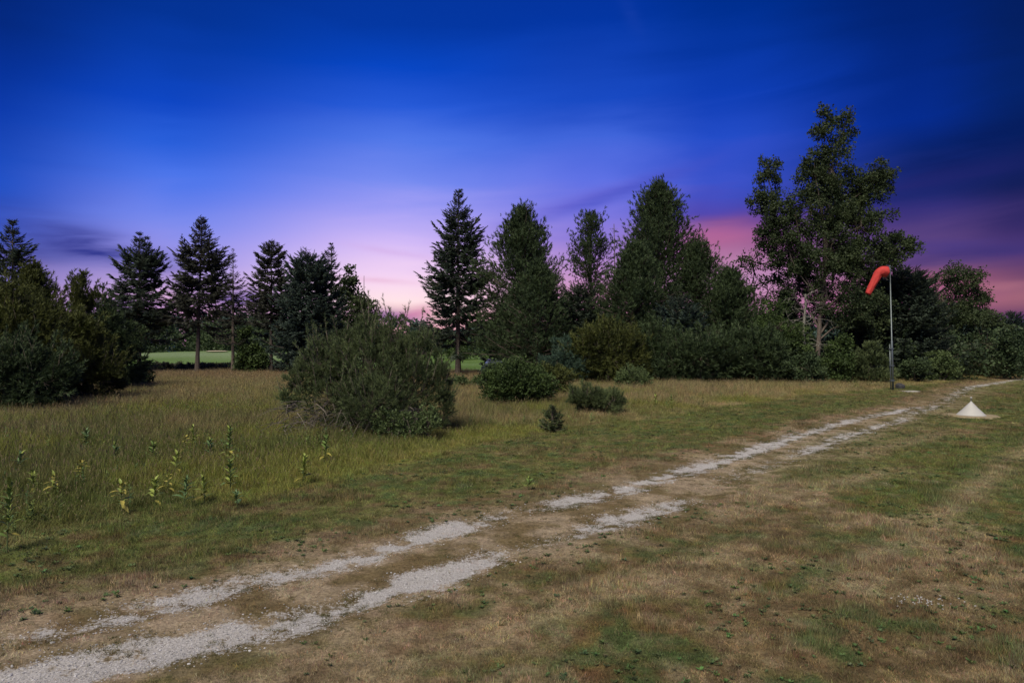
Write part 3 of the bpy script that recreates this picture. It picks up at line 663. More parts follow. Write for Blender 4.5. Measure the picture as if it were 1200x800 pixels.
def lobed(px, D, lobes, label, mat, kind='plume', n=2500, size=0.35, name='shrub', cat='shrub', group=None, seed=1, stems=5, up=0.4, wmat=None, trunk=None, parts=('foliage', 'stem'), fuzz=0.2, fill=1.0, subs=14, wood_r=0.03, dead=None, clump=(0.26, 0.46), reach=(0.35, 0.80), shoots=0, slen=0.5):
    """crown made of clumps. lobes: (px, top y, bottom y, half width px[, depth offset m]) as seen from the camera, each a real ellipsoid there"""
    r = np.random.default_rng(seed); X0, Y0 = at(px, D); Ls = []
    for l in lobes:
        lx, ty, by, hw = l[:4]; dz = l[4] if len(l) > 4 else 0; DD = D+dz
        cx_ = (lx-600)/800*DD; zc = CAM_H+(405-(ty+by)/2)/800*DD; rz_ = (by-ty)/2/800*DD; rx_ = hw/800*DD
        Ls.append((cx_-X0, dz, zc, rx_, max(rx_*0.85, 0.3), rz_))
    Ls = np.array(Ls); vol = (Ls[:, 3]*Ls[:, 4]*Ls[:, 5])**0.66; share = vol/vol.sum()
    P_, Dd, Sv, W_ = [], [], [], []
    ztop = (Ls[:, 2]+Ls[:, 5]).max()
    for li, l in enumerate(Ls):
        m_ = max(5, int(subs*(share[li]*len(Ls))**0.8)); c = l[:3]; rad_ = l[3:]
        q = norm(r.normal(size=(m_, 3)))*r.uniform(reach[0], reach[1], (m_, 1))**(0.6)
        sc_ = c + q*rad_; sr = rad_.mean()*r.uniform(clump[0], clump[1], m_)
        cnt = max(6, int(n*share[li]*fill/m_)); idx = np.repeat(np.arange(m_), cnt)
        v = norm(r.normal(size=(len(idx), 3))); rr_ = r.uniform(0.3, 1.0, len(idx))**0.5
        pos = sc_[idx] + v*(rr_*sr[idx])[:, None]*np.array([1.15, 1.15, 0.8]) + r.normal(size=v.shape)*size*fuzz
        outw = norm(norm(pos-c)+v*0.6); P_.append(pos); Dd.append(outw + np.array([0, 0, up]) + r.normal(size=v.shape)*0.35); tone = r.uniform(0, 0.5, m_); Sv.append(r.uniform(0, 0.35, len(idx))+0.25*rr_*r.uniform(0, 1, len(idx))+tone[idx])
        ns = int(shoots*share[li])
        if ns:
            q = norm(r.normal(size=(ns, 3))*np.array([1, 1, 0.7])+np.array([0, 0, 0.75])); b0 = c+q*rad_*0.85; sd_ = norm(q*0.7+np.array([0, 0, 1.0])+r.normal(size=q.shape)*0.25); sl = slen*r.uniform(0.4, 1.2, ns)
            for f in np.linspace(0, 1, 7):
                P_.append(b0+sd_*(sl*f)[:, None]); Dd.append(sd_+r.normal(size=q.shape)*0.45*(1-f*0.5)); Sv.append(r.uniform(0.3, 1.0, ns))
            W_.append(tubes(np.stack([b0-sd_*0.1, b0+sd_*(sl*0.5)[:, None], b0+sd_*sl[:, None]], 1), np.tile([.012, .009, .004], (ns, 1)), 3))
        # limb to lobe and twigs to its clumps
        base = np.array([r.normal()*0.1, r.normal()*0.1, 0.0]) if trunk is None else np.array([Ls[0][0]*0+trunk[0]*min(1, (c[2]*0.5)/max(ztop, 1)), 0, min(c[2]*0.55, ztop*0.7)])
        k = np.linspace(0, 1, 5)[:, None]; mid = base*(1-k)+c*k; mid[1:-1] += r.normal(size=(3, 3))*0.05*np.linalg.norm(c-base)
        mid[:, 2] = np.where(k[:, 0] < 1, mid[:, 2], mid[:, 2])
        r0 = wood_r*(1+rad_.mean()); W_.append(tubes(mid[None], (r0*(1-0.65*np.linspace(0, 1, 5)))[None], 5))
        tw = np.stack([c*(1-q_)+sc_*q_ + (q_*(1-q_))*r.normal(size=sc_.shape)*0.3*sr[:, None] for q_ in (0, 0.4, 0.75, 1.0)], 1)
        W_.append(tubes(tw, np.tile(r0*0.35*np.array([1, .7, .5, .2]), (m_, 1)), 3))
    pos = np.concatenate(P_); dr = norm(np.concatenate(Dd)); sv = np.concatenate(Sv)
    k = pos[:, 2] > 0.05; pos, dr, sv = pos[k], dr[k], sv[k]
    C, cv = sprigs(kind, pos, dr, size*r.uniform(0.7, 1.3, len(pos)), r, var=sv)
    if trunk is not None:
        zt = np.linspace(-0.1, ztop*0.86, 8); tp = np.stack([trunk[0]*zt/ztop+np.cumsum(r.normal(0, 0.05, 8)), np.zeros(8), zt], -1); tp[0, 0] = 0
        W_.append(tubes(tp[None], (trunk[1]*(1-0.85*np.linspace(0, 1, 8)))[None], 8))
    STATS.append((label, len(C)+sum(len(w) for w in W_)))
    e = make_plant(name, label, cat, group, (X0, Y0), C, cv, mat, np.concatenate(W_), wmat or M_bark, parts)
    return e
# ---- left spruces
g1 = 'tall spruces at the left edge of the fairway'
conifer(15, 38, 257, 46, 'tall dark spruce at the far left rising above the olive pines', F_spruce, seed=2, clear=0.1, group=g1, dens=1.0, shape=0.8)
conifer(163, 57, 273, 45, 'broad dark spruce with a forked tip, second spruce from the left', F_spruce, seed=3, clear=0.29, group=g1, twin=True, dens=1.0, lean=0.0)
conifer(231, 58, 255, 45, 'tallest left hand spruce with open tiered branches and a leaning trunk', F_spruce2, seed=4, clear=0.30, group=g1, sparse=0.12, dens=1.05, lean=0.03)
conifer(273, 57, 291, 22, 'thin sparse spruce with a needle like top beside the tallest left spruce', F_spruce2, seed=5, clear=0.26, group=g1, sparse=0.15, dens=0.8, size=0.62, shape=0.9)
conifer(318, 57, 283, 31, 'narrow spruce with a ragged top and bare lower trunk left of the blue spruce', F_spruce2, seed=6, clear=0.36, group=g1, sparse=0.15, dens=0.95, shape=0.62)
conifer(388, 62, 285, 30, 'pointed spruce standing just behind the broad blue spruce', F_spruce, seed=7, clear=0.1, group=g1, dens=0.8)
conifer(362, 56, 301, 38, 'broad round topped blue spruce with foliage down to the ground', F_blue, seed=8, clear=0.06, group=g1, dens=1.4, shape=0.5, tipr=0.16)
conifer(537, 53, 223, 47, 'tall symmetrical spruce standing alone mid picture with a bare lower trunk', F_spruce, seed=9, clear=0.2, group=g1, dens=1.05, shape=0.74, sparse=0.06)
lobed(425, 62, [(412,318,420,18),(428,335,430,15),(440,350,425,14),(405,305,360,12)], 'slim leafy tree filling the right side of the blue spruce', F_leaf, 'leaves', 1700, 0.55, 'leafy_tree', 'tree', seed=10, trunk=(0, .12), parts=('crown', 'trunk'))
lobed(288, 57, [(292,400,438,16),(290,380,420,11),(300,405,440,15)], 'leafy green bush between the thin spruce and the narrow spruce', F_jun, 'leaves', 1500, 0.45, 'bush', 'bush', seed=11)
lobed(338, 59, [(352,398,440,18),(365,405,440,16)], 'low light green bush under the broad blue spruce', F_lite, 'leaves', 800, 0.4, 'bush', 'bush', seed=12)
# ---- olive pines at the far left
gp = 'olive pines massed at the left'
conifer(38, 33, 316, 30, 'spiky topped olive pine at the left, under the far left spruce', F_olive, 'pine', seed=20, clear=0.03, group=gp, dens=0.9, size=0.9)
conifer(97, 33, 321, 17, 'thin topped olive pine poking above the pine mass at left', F_olive, 'pine', seed=21, clear=0.05, group=gp, dens=0.45, size=0.75, elev=(12, 45))
lobed(8, 26, [(0,330,480,42),(30,345,480,38),(-30,340,480,40)], 'large olive pine cut by the left edge of the photo', F_olive, 'plume', 4200, 0.34, 'pine_tree', 'pine tree', gp, 22, shoots=90, slen=0.9, up=0.5, parts=('crown', 'trunk'), subs=26)
lobed(60, 29, [(55,345,470,34),(88,364,470,28),(45,375,480,35)], 'olive pine in the middle of the left pine mass', F_olive, 'plume', 3600, 0.34, 'pine_tree', 'pine tree', gp, 23, shoots=90, slen=0.9, up=0.5, parts=('crown', 'trunk'), subs=26)
lobed(135, 36, [(128,362,440,24),(145,385,460,26),(118,350,440,16)], 'dark rounded pine at the right end of the left pine mass', F_pine, 'plume', 2600, 0.36, 'pine_tree', 'pine tree', gp, 24, shoots=90, slen=0.9, up=0.3, parts=('crown', 'trunk'), subs=22)
lobed(105, 29, [(105,404,475,30),(80,415,480,30),(122,420,470,20)], 'low yellowish pine at the foot of the left pine mass', F_olive, 'plume', 2300, 0.30, 'pine_tree', 'pine tree', gp, 25, shoots=90, slen=0.9, up=0.6, parts=('crown', 'trunk'), subs=20)
lobed(20, 24, [(10,400,488,40),(50,410,484,34)], 'dark low pine at the front left corner of the pine mass', F_pine, 'plume', 2500, 0.30, 'pine_tree', 'pine tree', gp, 26, shoots=90, slen=0.9, up=0.3, parts=('crown', 'trunk'), subs=20)
lobed(158, 39, [(156,420,455,14),(168,430,456,10)], 'small dark bush at the right tip of the left pine mass', F_pine, 'leaves', 700, 0.26, 'bush', 'bush', seed=27)
# ---- big bushy pine in the meadow
bb = lobed(435, 18.6, [(435,392,502,52,0.1),(398,384,450,20,0.1),(432,366,425,15,0.2),(462,370,430,16,0),(491,385,445,18,0.1),(512,415,475,17,0),(372,400,460,22,-0.1),(352,432,482,17,-0.2),(338,452,480,9,-.2),(480,420,500,36,-.2),(395,430,498,38,-.3),(440,440,508,44,-0.8),(520,455,500,10,0)],
      'big sprawling bushy pine standing alone in the meadow', F_bush, 'finepine', 10800, 0.19, 'pine_bush', 'pine bush', seed=30, up=0.9, subs=52, clump=(0.16, 0.32), reach=(0.4, 1.0), shoots=240, slen=0.6, parts=('foliage', 'stem'), wood_r=0.02)
r = np.random.default_rng(31); nt_ = 330
st = np.stack([r.uniform(-2.0, 1.6, nt_), r.uniform(-1.3, -0.2, nt_), r.uniform(0.15, 1.0, nt_)], -1); st[:, 2] *= np.where(st[:, 0] < -0.8, 1, 0.8)
dr = norm(np.stack([r.normal(-0.35, 0.7, nt_), r.normal(-0.6, 0.3, nt_), r.normal(-0.25, 0.5, nt_)], -1)); ln = r.uniform(0.25, 0.9, nt_)
pp = np.stack([st + dr*ln[:, None]*q + np.array([0, 0, -1])*ln[:, None]*0.25*q*q for q in (0, .35, .7, 1)], 1); pp[..., 2] = np.maximum(pp[..., 2], 0.03)
link('dead_branches', tri_mesh('dead_branches', tubes(pp, np.tile([.011, .008, .006, .002], (nt_, 1)), 3)), M_dead, bb)
# ---- right hand wood, back row to front
gr = 'conifers in the wood on the right'
conifer(612, 50, 250, 54, 'broad white pine with a brush like crown right of the lone spruce', F_pine, 'pine', seed=40, clear=0.05, group=gr, dens=1.9, size=1.1)
conifer(630, 46, 312, 50, 'dense dark conifer in front of the broad white pine', F_pine, 'pine', seed=41, clear=0.02, group=gr, dens=1.7, elev=(5, 52))
conifer(592, 52, 345, 24, 'low dark conifer filling between the lone spruce and the white pine', F_spruce, seed=42, clear=0.02, group=gr, dens=1.0, shape=0.6)
conifer(692, 52, 254, 34, 'slim open crowned pine between the two broad pines', F_pine, 'pine', seed=43, clear=0.2, group=gr, dens=0.85, size=0.9)
conifer(680, 48, 335, 42, 'dense dark conifer below the slim open pine', F_spruce, seed=44, clear=0.02, group=gr, dens=1.5, shape=0.6)
conifer(772, 53, 220, 56, 'tallest pine of the wood with a rugged pointed crown', F_pine, 'pine', seed=45, clear=0.06, group=gr, dens=2.0, size=1.1)
conifer(744, 46, 290, 48, 'dense rounded conifer in front of the tallest pine', F_pine, 'pine', seed=46, clear=0.02, group=gr, dens=2.0, elev=(0, 50))
conifer(818, 51, 290, 46, 'dark pine just right of the tallest pine', F_pine, 'pine', seed=47, clear=0.04, group=gr, dens=1.5)
conifer(795, 45, 352, 44, 'blue green conifer low in front of the tallest pine', F_blue, seed=48, clear=0.02, group=gr, dens=1.4, shape=0.55)
conifer(855, 48, 322, 48, 'spreading dark pine left of the small leafy tree', F_pine, 'pine', seed=49, clear=0.03, group=gr, dens=2.2, elev=(5, 55))
lobed(886, 50, [(882,284,330,20),(900,318,365,18),(872,330,380,20),(895,360,410,22)], 'small thin leaved tree showing sky between its leaves', F_leaf, 'leaves', 620, 0.42, 'leafy_tree', 'tree', seed=50, trunk=(0, .09), parts=('crown', 'trunk'), subs=16)
lobed(915, 43, [(915,350,420,24),(925,375,430,20),(905,390,445,24)], 'bright green young tree at the left foot of the tall poplar', F_jun, 'twig', 1500, 0.42, 'young_tree', 'tree', seed=51, parts=('crown', 'trunk'))
poplar = [(966,124,185,14),(989,128,180,13,.5),(975,160,235,24),(955,180,230,20),(900,182,235,17,.4),(888,215,255,13),(910,230,285,26),(950,215,280,30),(985,200,275,32,.6),(1020,190,250,22),(1035,195,235,16,.3),(1005,235,300,38),(965,265,330,40),(925,265,325,24,-.4),(1010,280,335,40),(1050,272,312,22),(1068,280,305,12),(935,310,365,26,.8),(985,315,390,38,.4),(1020,330,395,26,.5),(905,255,300,18)]
lobed(955, 46, poplar, 'towering leafy poplar, the tallest tree, behind the windsock', F_leaf, 'leaves', 15500, 0.37, 'poplar_tree', 'poplar tree', seed=52, trunk=(1.6, .17), parts=('crown', 'trunk'), subs=30, fuzz=0.35, wood_r=0.03, clump=(0.16, 0.36), reach=(0.3, 1.0))
conifer(922, 49, 352, 34, 'dark pine filling the gap below the left side of the poplar', F_pine, 'pine', seed=59, clear=0.02, group=gr, dens=1.6, elev=(-4, 50))
# snag: pale dead tree with curling bare boughs
def snag(px, D, base_h, top, label, seed, mat, nbr=14, spread=2.2, rad=0.13, cat='dead tree'):
    r = np.random.default_rng(seed); X0, Y0 = at(px, D); H = (405-top)/800*D+CAM_H
    zt = np.linspace(-0.1, H, 9); tp = np.stack([np.cumsum(r.normal(0, 0.04, 9)), np.cumsum(r.normal(0, 0.04, 9)), zt], -1); tp[0, :2] = 0
    e = empty('dead_tree', (X0, Y0, hz(X0, Y0))); tag(e, label, cat)
    link('trunk', tri_mesh('trunk', tubes(tp[None], (rad*(1-0.6*np.linspace(0, 1, 9)))[None], 8)), mat, e)
    ps = []
    rs = []
    for i in range(nbr):
        ti = r.uniform(2, 8); b0 = tp[int(ti)]*(1-ti % 1)+tp[min(8, int(ti)+1)]*(ti % 1); a = r.uniform(-1.2, 1.2) + (0 if i % 2 else PI); L = spread*r.uniform(0.3, 1.1)
        q = [b0]; d = np.array([math.cos(a), math.sin(a)*0.8, r.uniform(-0.3, 1.3)])
        for k in range(7): d = norm(d + r.normal(0, 0.28, 3)+np.array([0, 0, -0.05])); q.append(q[-1]+d*L/7)
        ps.append(q); rs.append(rad*0.17*(1-np.linspace(0, 0.9, 8)))
        for j in range(3):
            q2 = [q[3+j]]; d2 = norm(d+r.normal(0, 0.7, 3))
            for k in range(7): d2 = norm(d2+r.normal(0, 0.3, 3)); q2.append(q2[-1]+d2*L/16)
            ps.append(q2); rs.append(0.012*(1-np.linspace(0, 0.9, 8)))
    link('branches', tri_mesh('branches', tubes(np.array(ps), np.array(rs), 4)), mat, e)
snag(945, 42.5, 0, 345, 'pale bare dead tree with curling boughs below the poplar', 60, M_pale, 34, 1.9)
snag(722, 55, 0, 262, 'thin leafless tree top between the slim pine and tallest pine', 61, M_dead, 22, 1.8, 0.07)
conifer(1058, 49, 318, 52, 'wide black green spruce directly behind the windsock pole', F_spruce, seed=53, clear=0.02, group=gr, dens=2.0, shape=0.5)
conifer(1012, 49, 352, 36, 'dark spruce low between the poplar and the pole', F_spruce, seed=54, clear=0.02, group=gr, dens=1.4, shape=0.55)
lobed(1120, 57, [(1122,308,350,28),(1104,325,375,22),(1140,330,375,18),(1118,345,400,30),(1132,315,345,20),(1100,340,400,26),(1092,352,400,22),(1135,345,400,24)], 'round crowned leafy tree right of the windsock, against the sky', F_leaf, 'leaves', 3400, 0.40, 'leafy_tree', 'tree', seed=55, trunk=(0, .14), parts=('crown', 'trunk'), subs=14)
lobed(1155, 55, [(1150,360,430,28),(1172,372,430,24),(1130,385,435,26)], 'olive leafy tree low at the right end of the wood', F_leaf, 'leaves', 1900, 0.42, 'leafy_tree', 'tree', seed=56, parts=('crown', 'trunk'), trunk=(0, .1))
conifer(1184, 62, 366, 24, 'small blue green spruce near the right edge', F_blue, seed=57, clear=0.02, group=gr, dens=1.2, shape=0.6)
lobed(1215, 60, [(1212,372,430,22),(1235,365,430,30)], 'leafy tree cut by the right edge of the photo', F_leaf, 'leaves', 1300, 0.45, 'leafy_tree', 'tree', seed=58, parts=('crown', 'trunk'), trunk=(0, .1))
# front row of the wood
gf = 'low pines along the foot of the wood'
lobed(712, 41.5, [(712,382,448,40),(690,395,450,26),(738,398,452,26)], 'broad low olive pine at the left end of the front row', F_olive, 'plume', 2400, 0.42, 'pine_tree', 'pine tree', gf, 70, shoots=90, slen=0.9, parts=('crown', 'trunk'), subs=20)
lobed(820, 41.5, [(820,392,452,44),(790,402,452,28),(852,405,452,28)], 'broad low dark pine in the middle of the front row', F_pine, 'plume', 2500, 0.42, 'pine_tree', 'pine tree', gf, 71, shoots=90, slen=0.9, parts=('crown', 'trunk'), subs=20)
lobed(766, 43, [(766,385,450,30)], 'dark pine between the broad olive pine and the middle one', F_pine, 'plume', 1300, 0.42, 'pine_tree', 'pine tree', gf, 72, shoots=90, slen=0.9, parts=('crown', 'trunk'), subs=20)
lobed(888, 41.5, [(888,390,450,34),(865,405,452,24)], 'dark low pine left of the pale dead tree', F_pine, 'plume', 1900, 0.42, 'pine_tree', 'pine tree', gf, 73, shoots=90, slen=0.9, parts=('crown', 'trunk'), subs=20)
lobed(665, 42, [(662,396,425,18),(652,410,440,22),(680,418,444,24),(664,425,446,30)], 'pale blue green young pine beside the round juniper', F_bluepine, 'plume', 1900, 0.34, 'pine_tree', 'pine tree', gf, 74, parts=('crown', 'trunk'), up=0.7)
lobed(948, 41, [(945,415,452,26),(925,418,452,20)], 'dark leafy bush at the foot of the pale dead tree', F_pine, 'leaves', 1300, 0.36, 'bush', 'bush', seed=75)
lobed(984, 42, [(984,392,430,16),(980,410,450,24)], 'mid green bush right of the pale dead tree', F_jun, 'leaves', 1300, 0.36, 'bush', 'bush', seed=76)
lobed(1022, 43, [(1022,402,430,14),(1020,412,450,26)], 'feathery blue green pine bush just left of the pole', F_bush, 'plume', 1300, 0.38, 'bush', 'bush', seed=77, up=0.9)
lobed(1102, 46, [(1100,413,440,20),(1112,422,446,16),(1085,425,447,16)], 'pale green rounded bush right of the windsock pole', F_lite, 'leaves', 1300, 0.36, 'bush', 'bush', seed=78)
lobed(1070, 44, [(1070,420,448,18)], 'small dark bush between the pole and the pale green bush', F_pine, 'leaves', 600, 0.34, 'bush', 'bush', seed=79)
lobed(1150, 52, [(1150,402,442,24),(1130,408,442,18),(1172,410,440,20)], 'brownish brush behind the far end of the track', F_brown, 'leaves', 1700, 0.4, 'bush', 'bush', seed=80)
lobed(1198, 56, [(1195,408,440,20),(1220,405,438,24)], 'grey brown brush at the right edge above the track', F_brown, 'leaves', 1200, 0.4, 'bush', 'bush', seed=81)
# meadow shrubs
lobed(605, 26.7, [(605,429,472,36,0),(582,438,474,22,-.2),(628,440,472,20,.1)], 'round dense dark juniper bush in the tawny grass', F_jun, 'twig', 3600, 0.24, 'juniper_bush', 'bush', seed=90, up=0.5, subs=24, shoots=80, slen=0.3)
lobed(648, 31, [(648,432,462,24),(630,428,455,16)], 'dull olive bush tucked behind the round juniper', F_olive, 'twig', 1100, 0.26, 'bush', 'bush', seed=91)
lobed(566, 36, [(575,432,456,12),(585,424,450,14)], 'dark bush left of and behind the round juniper', F_pine, 'leaves', 1000, 0.3, 'bush', 'bush', seed=92)
lobed(700, 23.7, [(688,454,482,20,0),(712,460,485,20,0),(675,458,472,12,0)], 'low spreading blue green juniper right of the round one', F_bush, 'finepine', 1700, 0.20, 'juniper_bush', 'bush', seed=93, up=0.7, shoots=50, slen=0.25)
lobed(745, 37, [(745,432,455,16),(735,442,457,12)], 'small pale bush at the edge of the tawny grass', F_lite, 'twig', 600, 0.3, 'bush', 'bush', seed=94, up=0.8)
lobed(545, 37, [(538,442,458,12),(560,444,459,12)], 'patch like pale bush at the foot of the lone spruce', F_lite, 'leaves', 500, 0.3, 'bush', 'bush', seed=95)
conifer(647, 19.2, 474, 15, 'tiny pine seedling in the grass before the juniper', F_bush, seed=96, clear=0.02, dens=1.6, size=0.35, name='pine_seedling', cat='seedling', group=None, elev=(5, 60))
lobed(462, 17.2, [(458,478,512,14),(480,486,514,14),(500,484,510,10)], 'yellow green leafy weeds growing at the front of the bushy pine', F_lite, 'twig', 420, 0.22, 'leafy_weed', 'weed', seed=97, up=1.0)
# ------------------------------------------------------------------ far treeline, hedge and undergrowth (uncountable masses)
def mass(name, label, x0, x1, D0, D1, htop, n, mat, size, seed, cat):
    r = np.random.default_rng(seed); xs = r.uniform(x0, x1, n); D = r.uniform(D0, D1, n); Xc = (xs-600)/800*D; H = htop(xs)*r.uniform(0.7, 1.12, n)
    P_, V_ = [], []
    con = r.uniform(0, 1, n) < 0.3
    for i in range(n):
        k = 60; z = r.uniform(0.05, 1, k)**0.8; w = np.where(con[i], (1-z)*0.25+0.02, 0.32*np.sqrt(np.clip(1-(z*2-1.0)**2*0.9, 0, 1)))*H[i]; a = r.uniform(0, 2*PI, k)
        P_.append(np.stack([Xc[i]+np.cos(a)*w, D[i]+np.sin(a)*w, z*H[i]], -1)); V_.append(np.full(k, r.uniform(0, 1))*0.6+r.uniform(0, .4, k))
    P_ = np.concatenate(P_); V_ = np.concatenate(V_)
    C, cv = sprigs('leaves', P_, r.normal(size=P_.shape)+np.array([0, 0, 0.4]), size*r.uniform(0.7, 1.3, len(P_)), r, var=V_)
    STATS.append((name, len(C)))
    return tag(link(name, tri_mesh(name, C, cv), mat), label, cat, kind='stuff')
top_y = lambda xs: np.interp(xs, [-100, 60, 160, 300, 430, 470, 500, 560, 700, 1200, 1400], [366, 362, 368, 372, 380, 375, 384, 386, 372, 372, 372])
mass('distant_treeline', 'wood with blue green haze tinted into its leaves along the far side of the fairway', -200, 1400, 165, 215, lambda xs: (405-top_y(xs))*190/800+2.4, 330, F_far, 2.3, 101, 'trees')
mass('far_side_trees', 'dark trees on the far side of the fairway behind the left spruces', 60, 400, 128, 145, lambda xs: 7.6+0*xs, 90, F_pine, 1.3, 105, 'trees')
mass('fairway_hedge', 'green hedge row beyond the fairway behind the lone spruce', 400, 640, 112, 124, lambda xs: np.interp(xs, [400,500,540,560,575,640], [5.5,5.2,3.8,4.2,5.8,6.5]), 46, F_jun, 0.8, 102, 'hedge')
mass('undergrowth', 'reddish green undergrowth in a row beneath the left spruces', 165, 345, 60, 66, lambda xs: 0.75+0*xs, 110, F_brown, 0.30, 103, 'undergrowth')
mass('wood_undergrowth', 'dark tangled undergrowth beneath the trees of the right hand wood', 596, 1290, 46, 60, lambda xs: 3.4+0*xs, 190, F_pine, 0.55, 104, 'undergrowth')
# ------------------------------------------------------------------ box and lathe helpers
import bmesh
def bm_obj(name, bm, mat, parent, smooth_=False, loc=None):
    me = bpy.data.meshes.new(name); bmesh.ops.recalc_face_normals(bm, faces=bm.faces); bm.to_mesh(me); bm.free()
    if smooth_:
        for p in me.polygons: p.use_smooth = True
    o = link(name, me, mat, parent)
    if loc: o.location = loc
    return o
def lathe(pts, seg=20, close=False):
    bm = bmesh.new(); rings = []
    for r_, z in pts: rings.append([bm.verts.new((r_*math.cos(2*PI*i/seg), r_*math.sin(2*PI*i/seg), z)) for i in range(seg)])
    for a, b in zip(rings[:-1], rings[1:]):
        for i in range(seg): bm.faces.new((a[i], a[(i+1) % seg], b[(i+1) % seg], b[i]))
    if close:
        bm.faces.new(rings[0][::-1]); bm.faces.new(rings[-1])
    return bm
def box(bm, x0, x1, y0, y1, z0, z1):
    v = [bm.verts.new(p) for p in ((x0,y0,z0),(x1,y0,z0),(x1,y1,z0),(x0,y1,z0),(x0,y0,z1),(x1,y0,z1),(x1,y1,z1),(x0,y1,z1))]
    for f in ((3,2,1,0),(4,5,6,7),(0,1,5,4),(1,2,6,5),(2,3,7,6),(3,0,4,7)): bm.faces.new([v[i] for i in f])
def tube_bm(path, radii, seg=16, cap=True):
    bm = bmesh.new(); rings = []; n = len(path)
    for i, (p, r_) in enumerate(zip(path, radii)):
        p = Vector(p); d = (Vector(path[min(i+1, n-1)])-Vector(path[max(i-1, 0)])).normalized(); u = d.cross(Vector((0, 1, 0.01))).normalized(); w = d.cross(u)
        rings.append([bm.verts.new(p+(u*math.cos(2*PI*k/seg)+w*math.sin(2*PI*k/seg))*r_) for k in range(seg)])
    for a, b in zip(rings[:-1], rings[1:]):
        for i in range(seg): bm.faces.new((a[i], a[(i+1) % seg], b[(i+1) % seg], b[i]))
    if cap: bm.faces.new(rings[0]); bm.faces.new(rings[-1][::-1])
    return bm
# ------------------------------------------------------------------ windsock
M_galv = plain('galvanised_steel', (0.15, 0.175, 0.185), 0.45, 0.6, 0.15, 20)
M_orange = plain('orange_windsock_fabric', (0.50, 0.045, 0.040), 0.75, 0, 0.12, 9, 0.25)
wx, wy = G(1046.5, 457.5); wz = hz(wx, wy)
ws = empty('windsock', (wx, wy, wz)); tag(ws, 'red orange windsock drooping from a tall thin steel pole', 'windsock')
Hp = (405-312)/800*wy + CAM_H - wz; q = wy/800
lx = -3.6*q                                                # lean of the pole over its height
P0 = lambda z: (lx*z/Hp, 0, z)
bm_obj('pole', tube_bm([P0(-0.2), P0(2.6), P0(2.62), P0(Hp)], [.055, .05, .036, .028], 12), M_galv, ws, True)
bm_obj('support_post', tube_bm([(-.10, .02, -0.2), (-.10+lx*.4, .02, 2.45)], [.028, .028], 10), M_galv, ws, True)
for zc in (0.5, 1.3, 2.2):
    bm = bmesh.new(); box(bm, -.15+lx*zc/Hp, .07+lx*zc/Hp, -.065, .07, zc-.03, zc+.03); bm_obj('clamp', bm, M_galv, ws)
bm_obj('cap', tube_bm([P0(Hp-.04), (lx, 0, Hp+.05)], [.045, .03], 10), M_galv, ws, True)
tz_ = Hp - 6.5*q; ring_x = lx-3.6*q
bm = bmesh.new(); bmesh.ops.create_circle(bm, segments=4, radius=.001); bm.free()
# mouth ring (torus) facing the pole
ringp = [(ring_x, 0.25*math.cos(a), tz_+0.25*math.sin(a)) for a in np.linspace(0, 2*PI, 25)]
def torus_x(cx_, cz, R_, r_, tilt=0.0, seg=28, k=8):
    bm = bmesh.new(); rings = []
    for i in range(seg):
        a = 2*PI*i/seg; c = Vector((cx_ + math.sin(tilt)*R_*math.sin(a), R_*math.cos(a), cz+math.cos(tilt)*R_*math.sin(a))); o = (c-Vector((cx_, 0, cz))).normalized(); xa = Vector((1, 0, 0))
        rings.append([bm.verts.new(c+(o*math.cos(2*PI*j/k)+xa*math.sin(2*PI*j/k))*r_) for j in range(k)])
    for i in range(seg):
        a, b = rings[i], rings[(i+1) % seg]
        for j in range(k): bm.faces.new((a[j], b[j], b[(j+1) % k], a[(j+1) % k]))
    return bm
bm_obj('mouth_ring', torus_x(ring_x, tz_, 7.1*q, .014), M_galv, ws, True)
for a in (0.6, 2.2, 3.9, 5.5):
    bm_obj('bridle_wire', tube_bm([(lx*0.99, 0, tz_+0.02*math.sin(a)), (ring_x, 7.1*q*math.cos(a), tz_+7.1*q*math.sin(a))], [.006, .006], 6), M_galv, ws)
# sock: short stiff mouth, a sharp fold, then the long tail hanging down to the left
path = [(0, 0, 6.6), (-2.5, .4, 6.5), (-5.5, .5, 6.2), (-8.4, -.5, 5.5), (-10, -1.8, 4.9), (-11.2, -4.2, 4.7), (-13, -7.8, 4.5), (-15.2, -12, 4.2), (-17.4, -16.3, 4.0), (-19.4, -20.2, 3.8), (-21.2, -23.8, 3.5), (-22.2, -25.8, 3.2)]
bm = tube_bm([(ring_x+a*q, 0, tz_+b_*q) for a, b_, c_ in path], [c_*q for *_, c_ in path], 22, cap=False)
r_ = random.Random(5)
for v in bm.verts:
    v.co += Vector((r_.uniform(-1, 1), r_.uniform(-1, 1), r_.uniform(-1, 1)))*0.022
sk = bm_obj('sock', bm, M_orange, ws, True)
so = sk.modifiers.new('thickness', 'SOLIDIFY'); so.thickness = 0.012
ss_ = sk.modifiers.new('smooth', 'SUBSURF'); ss_.levels = 1; ss_.render_levels = 2
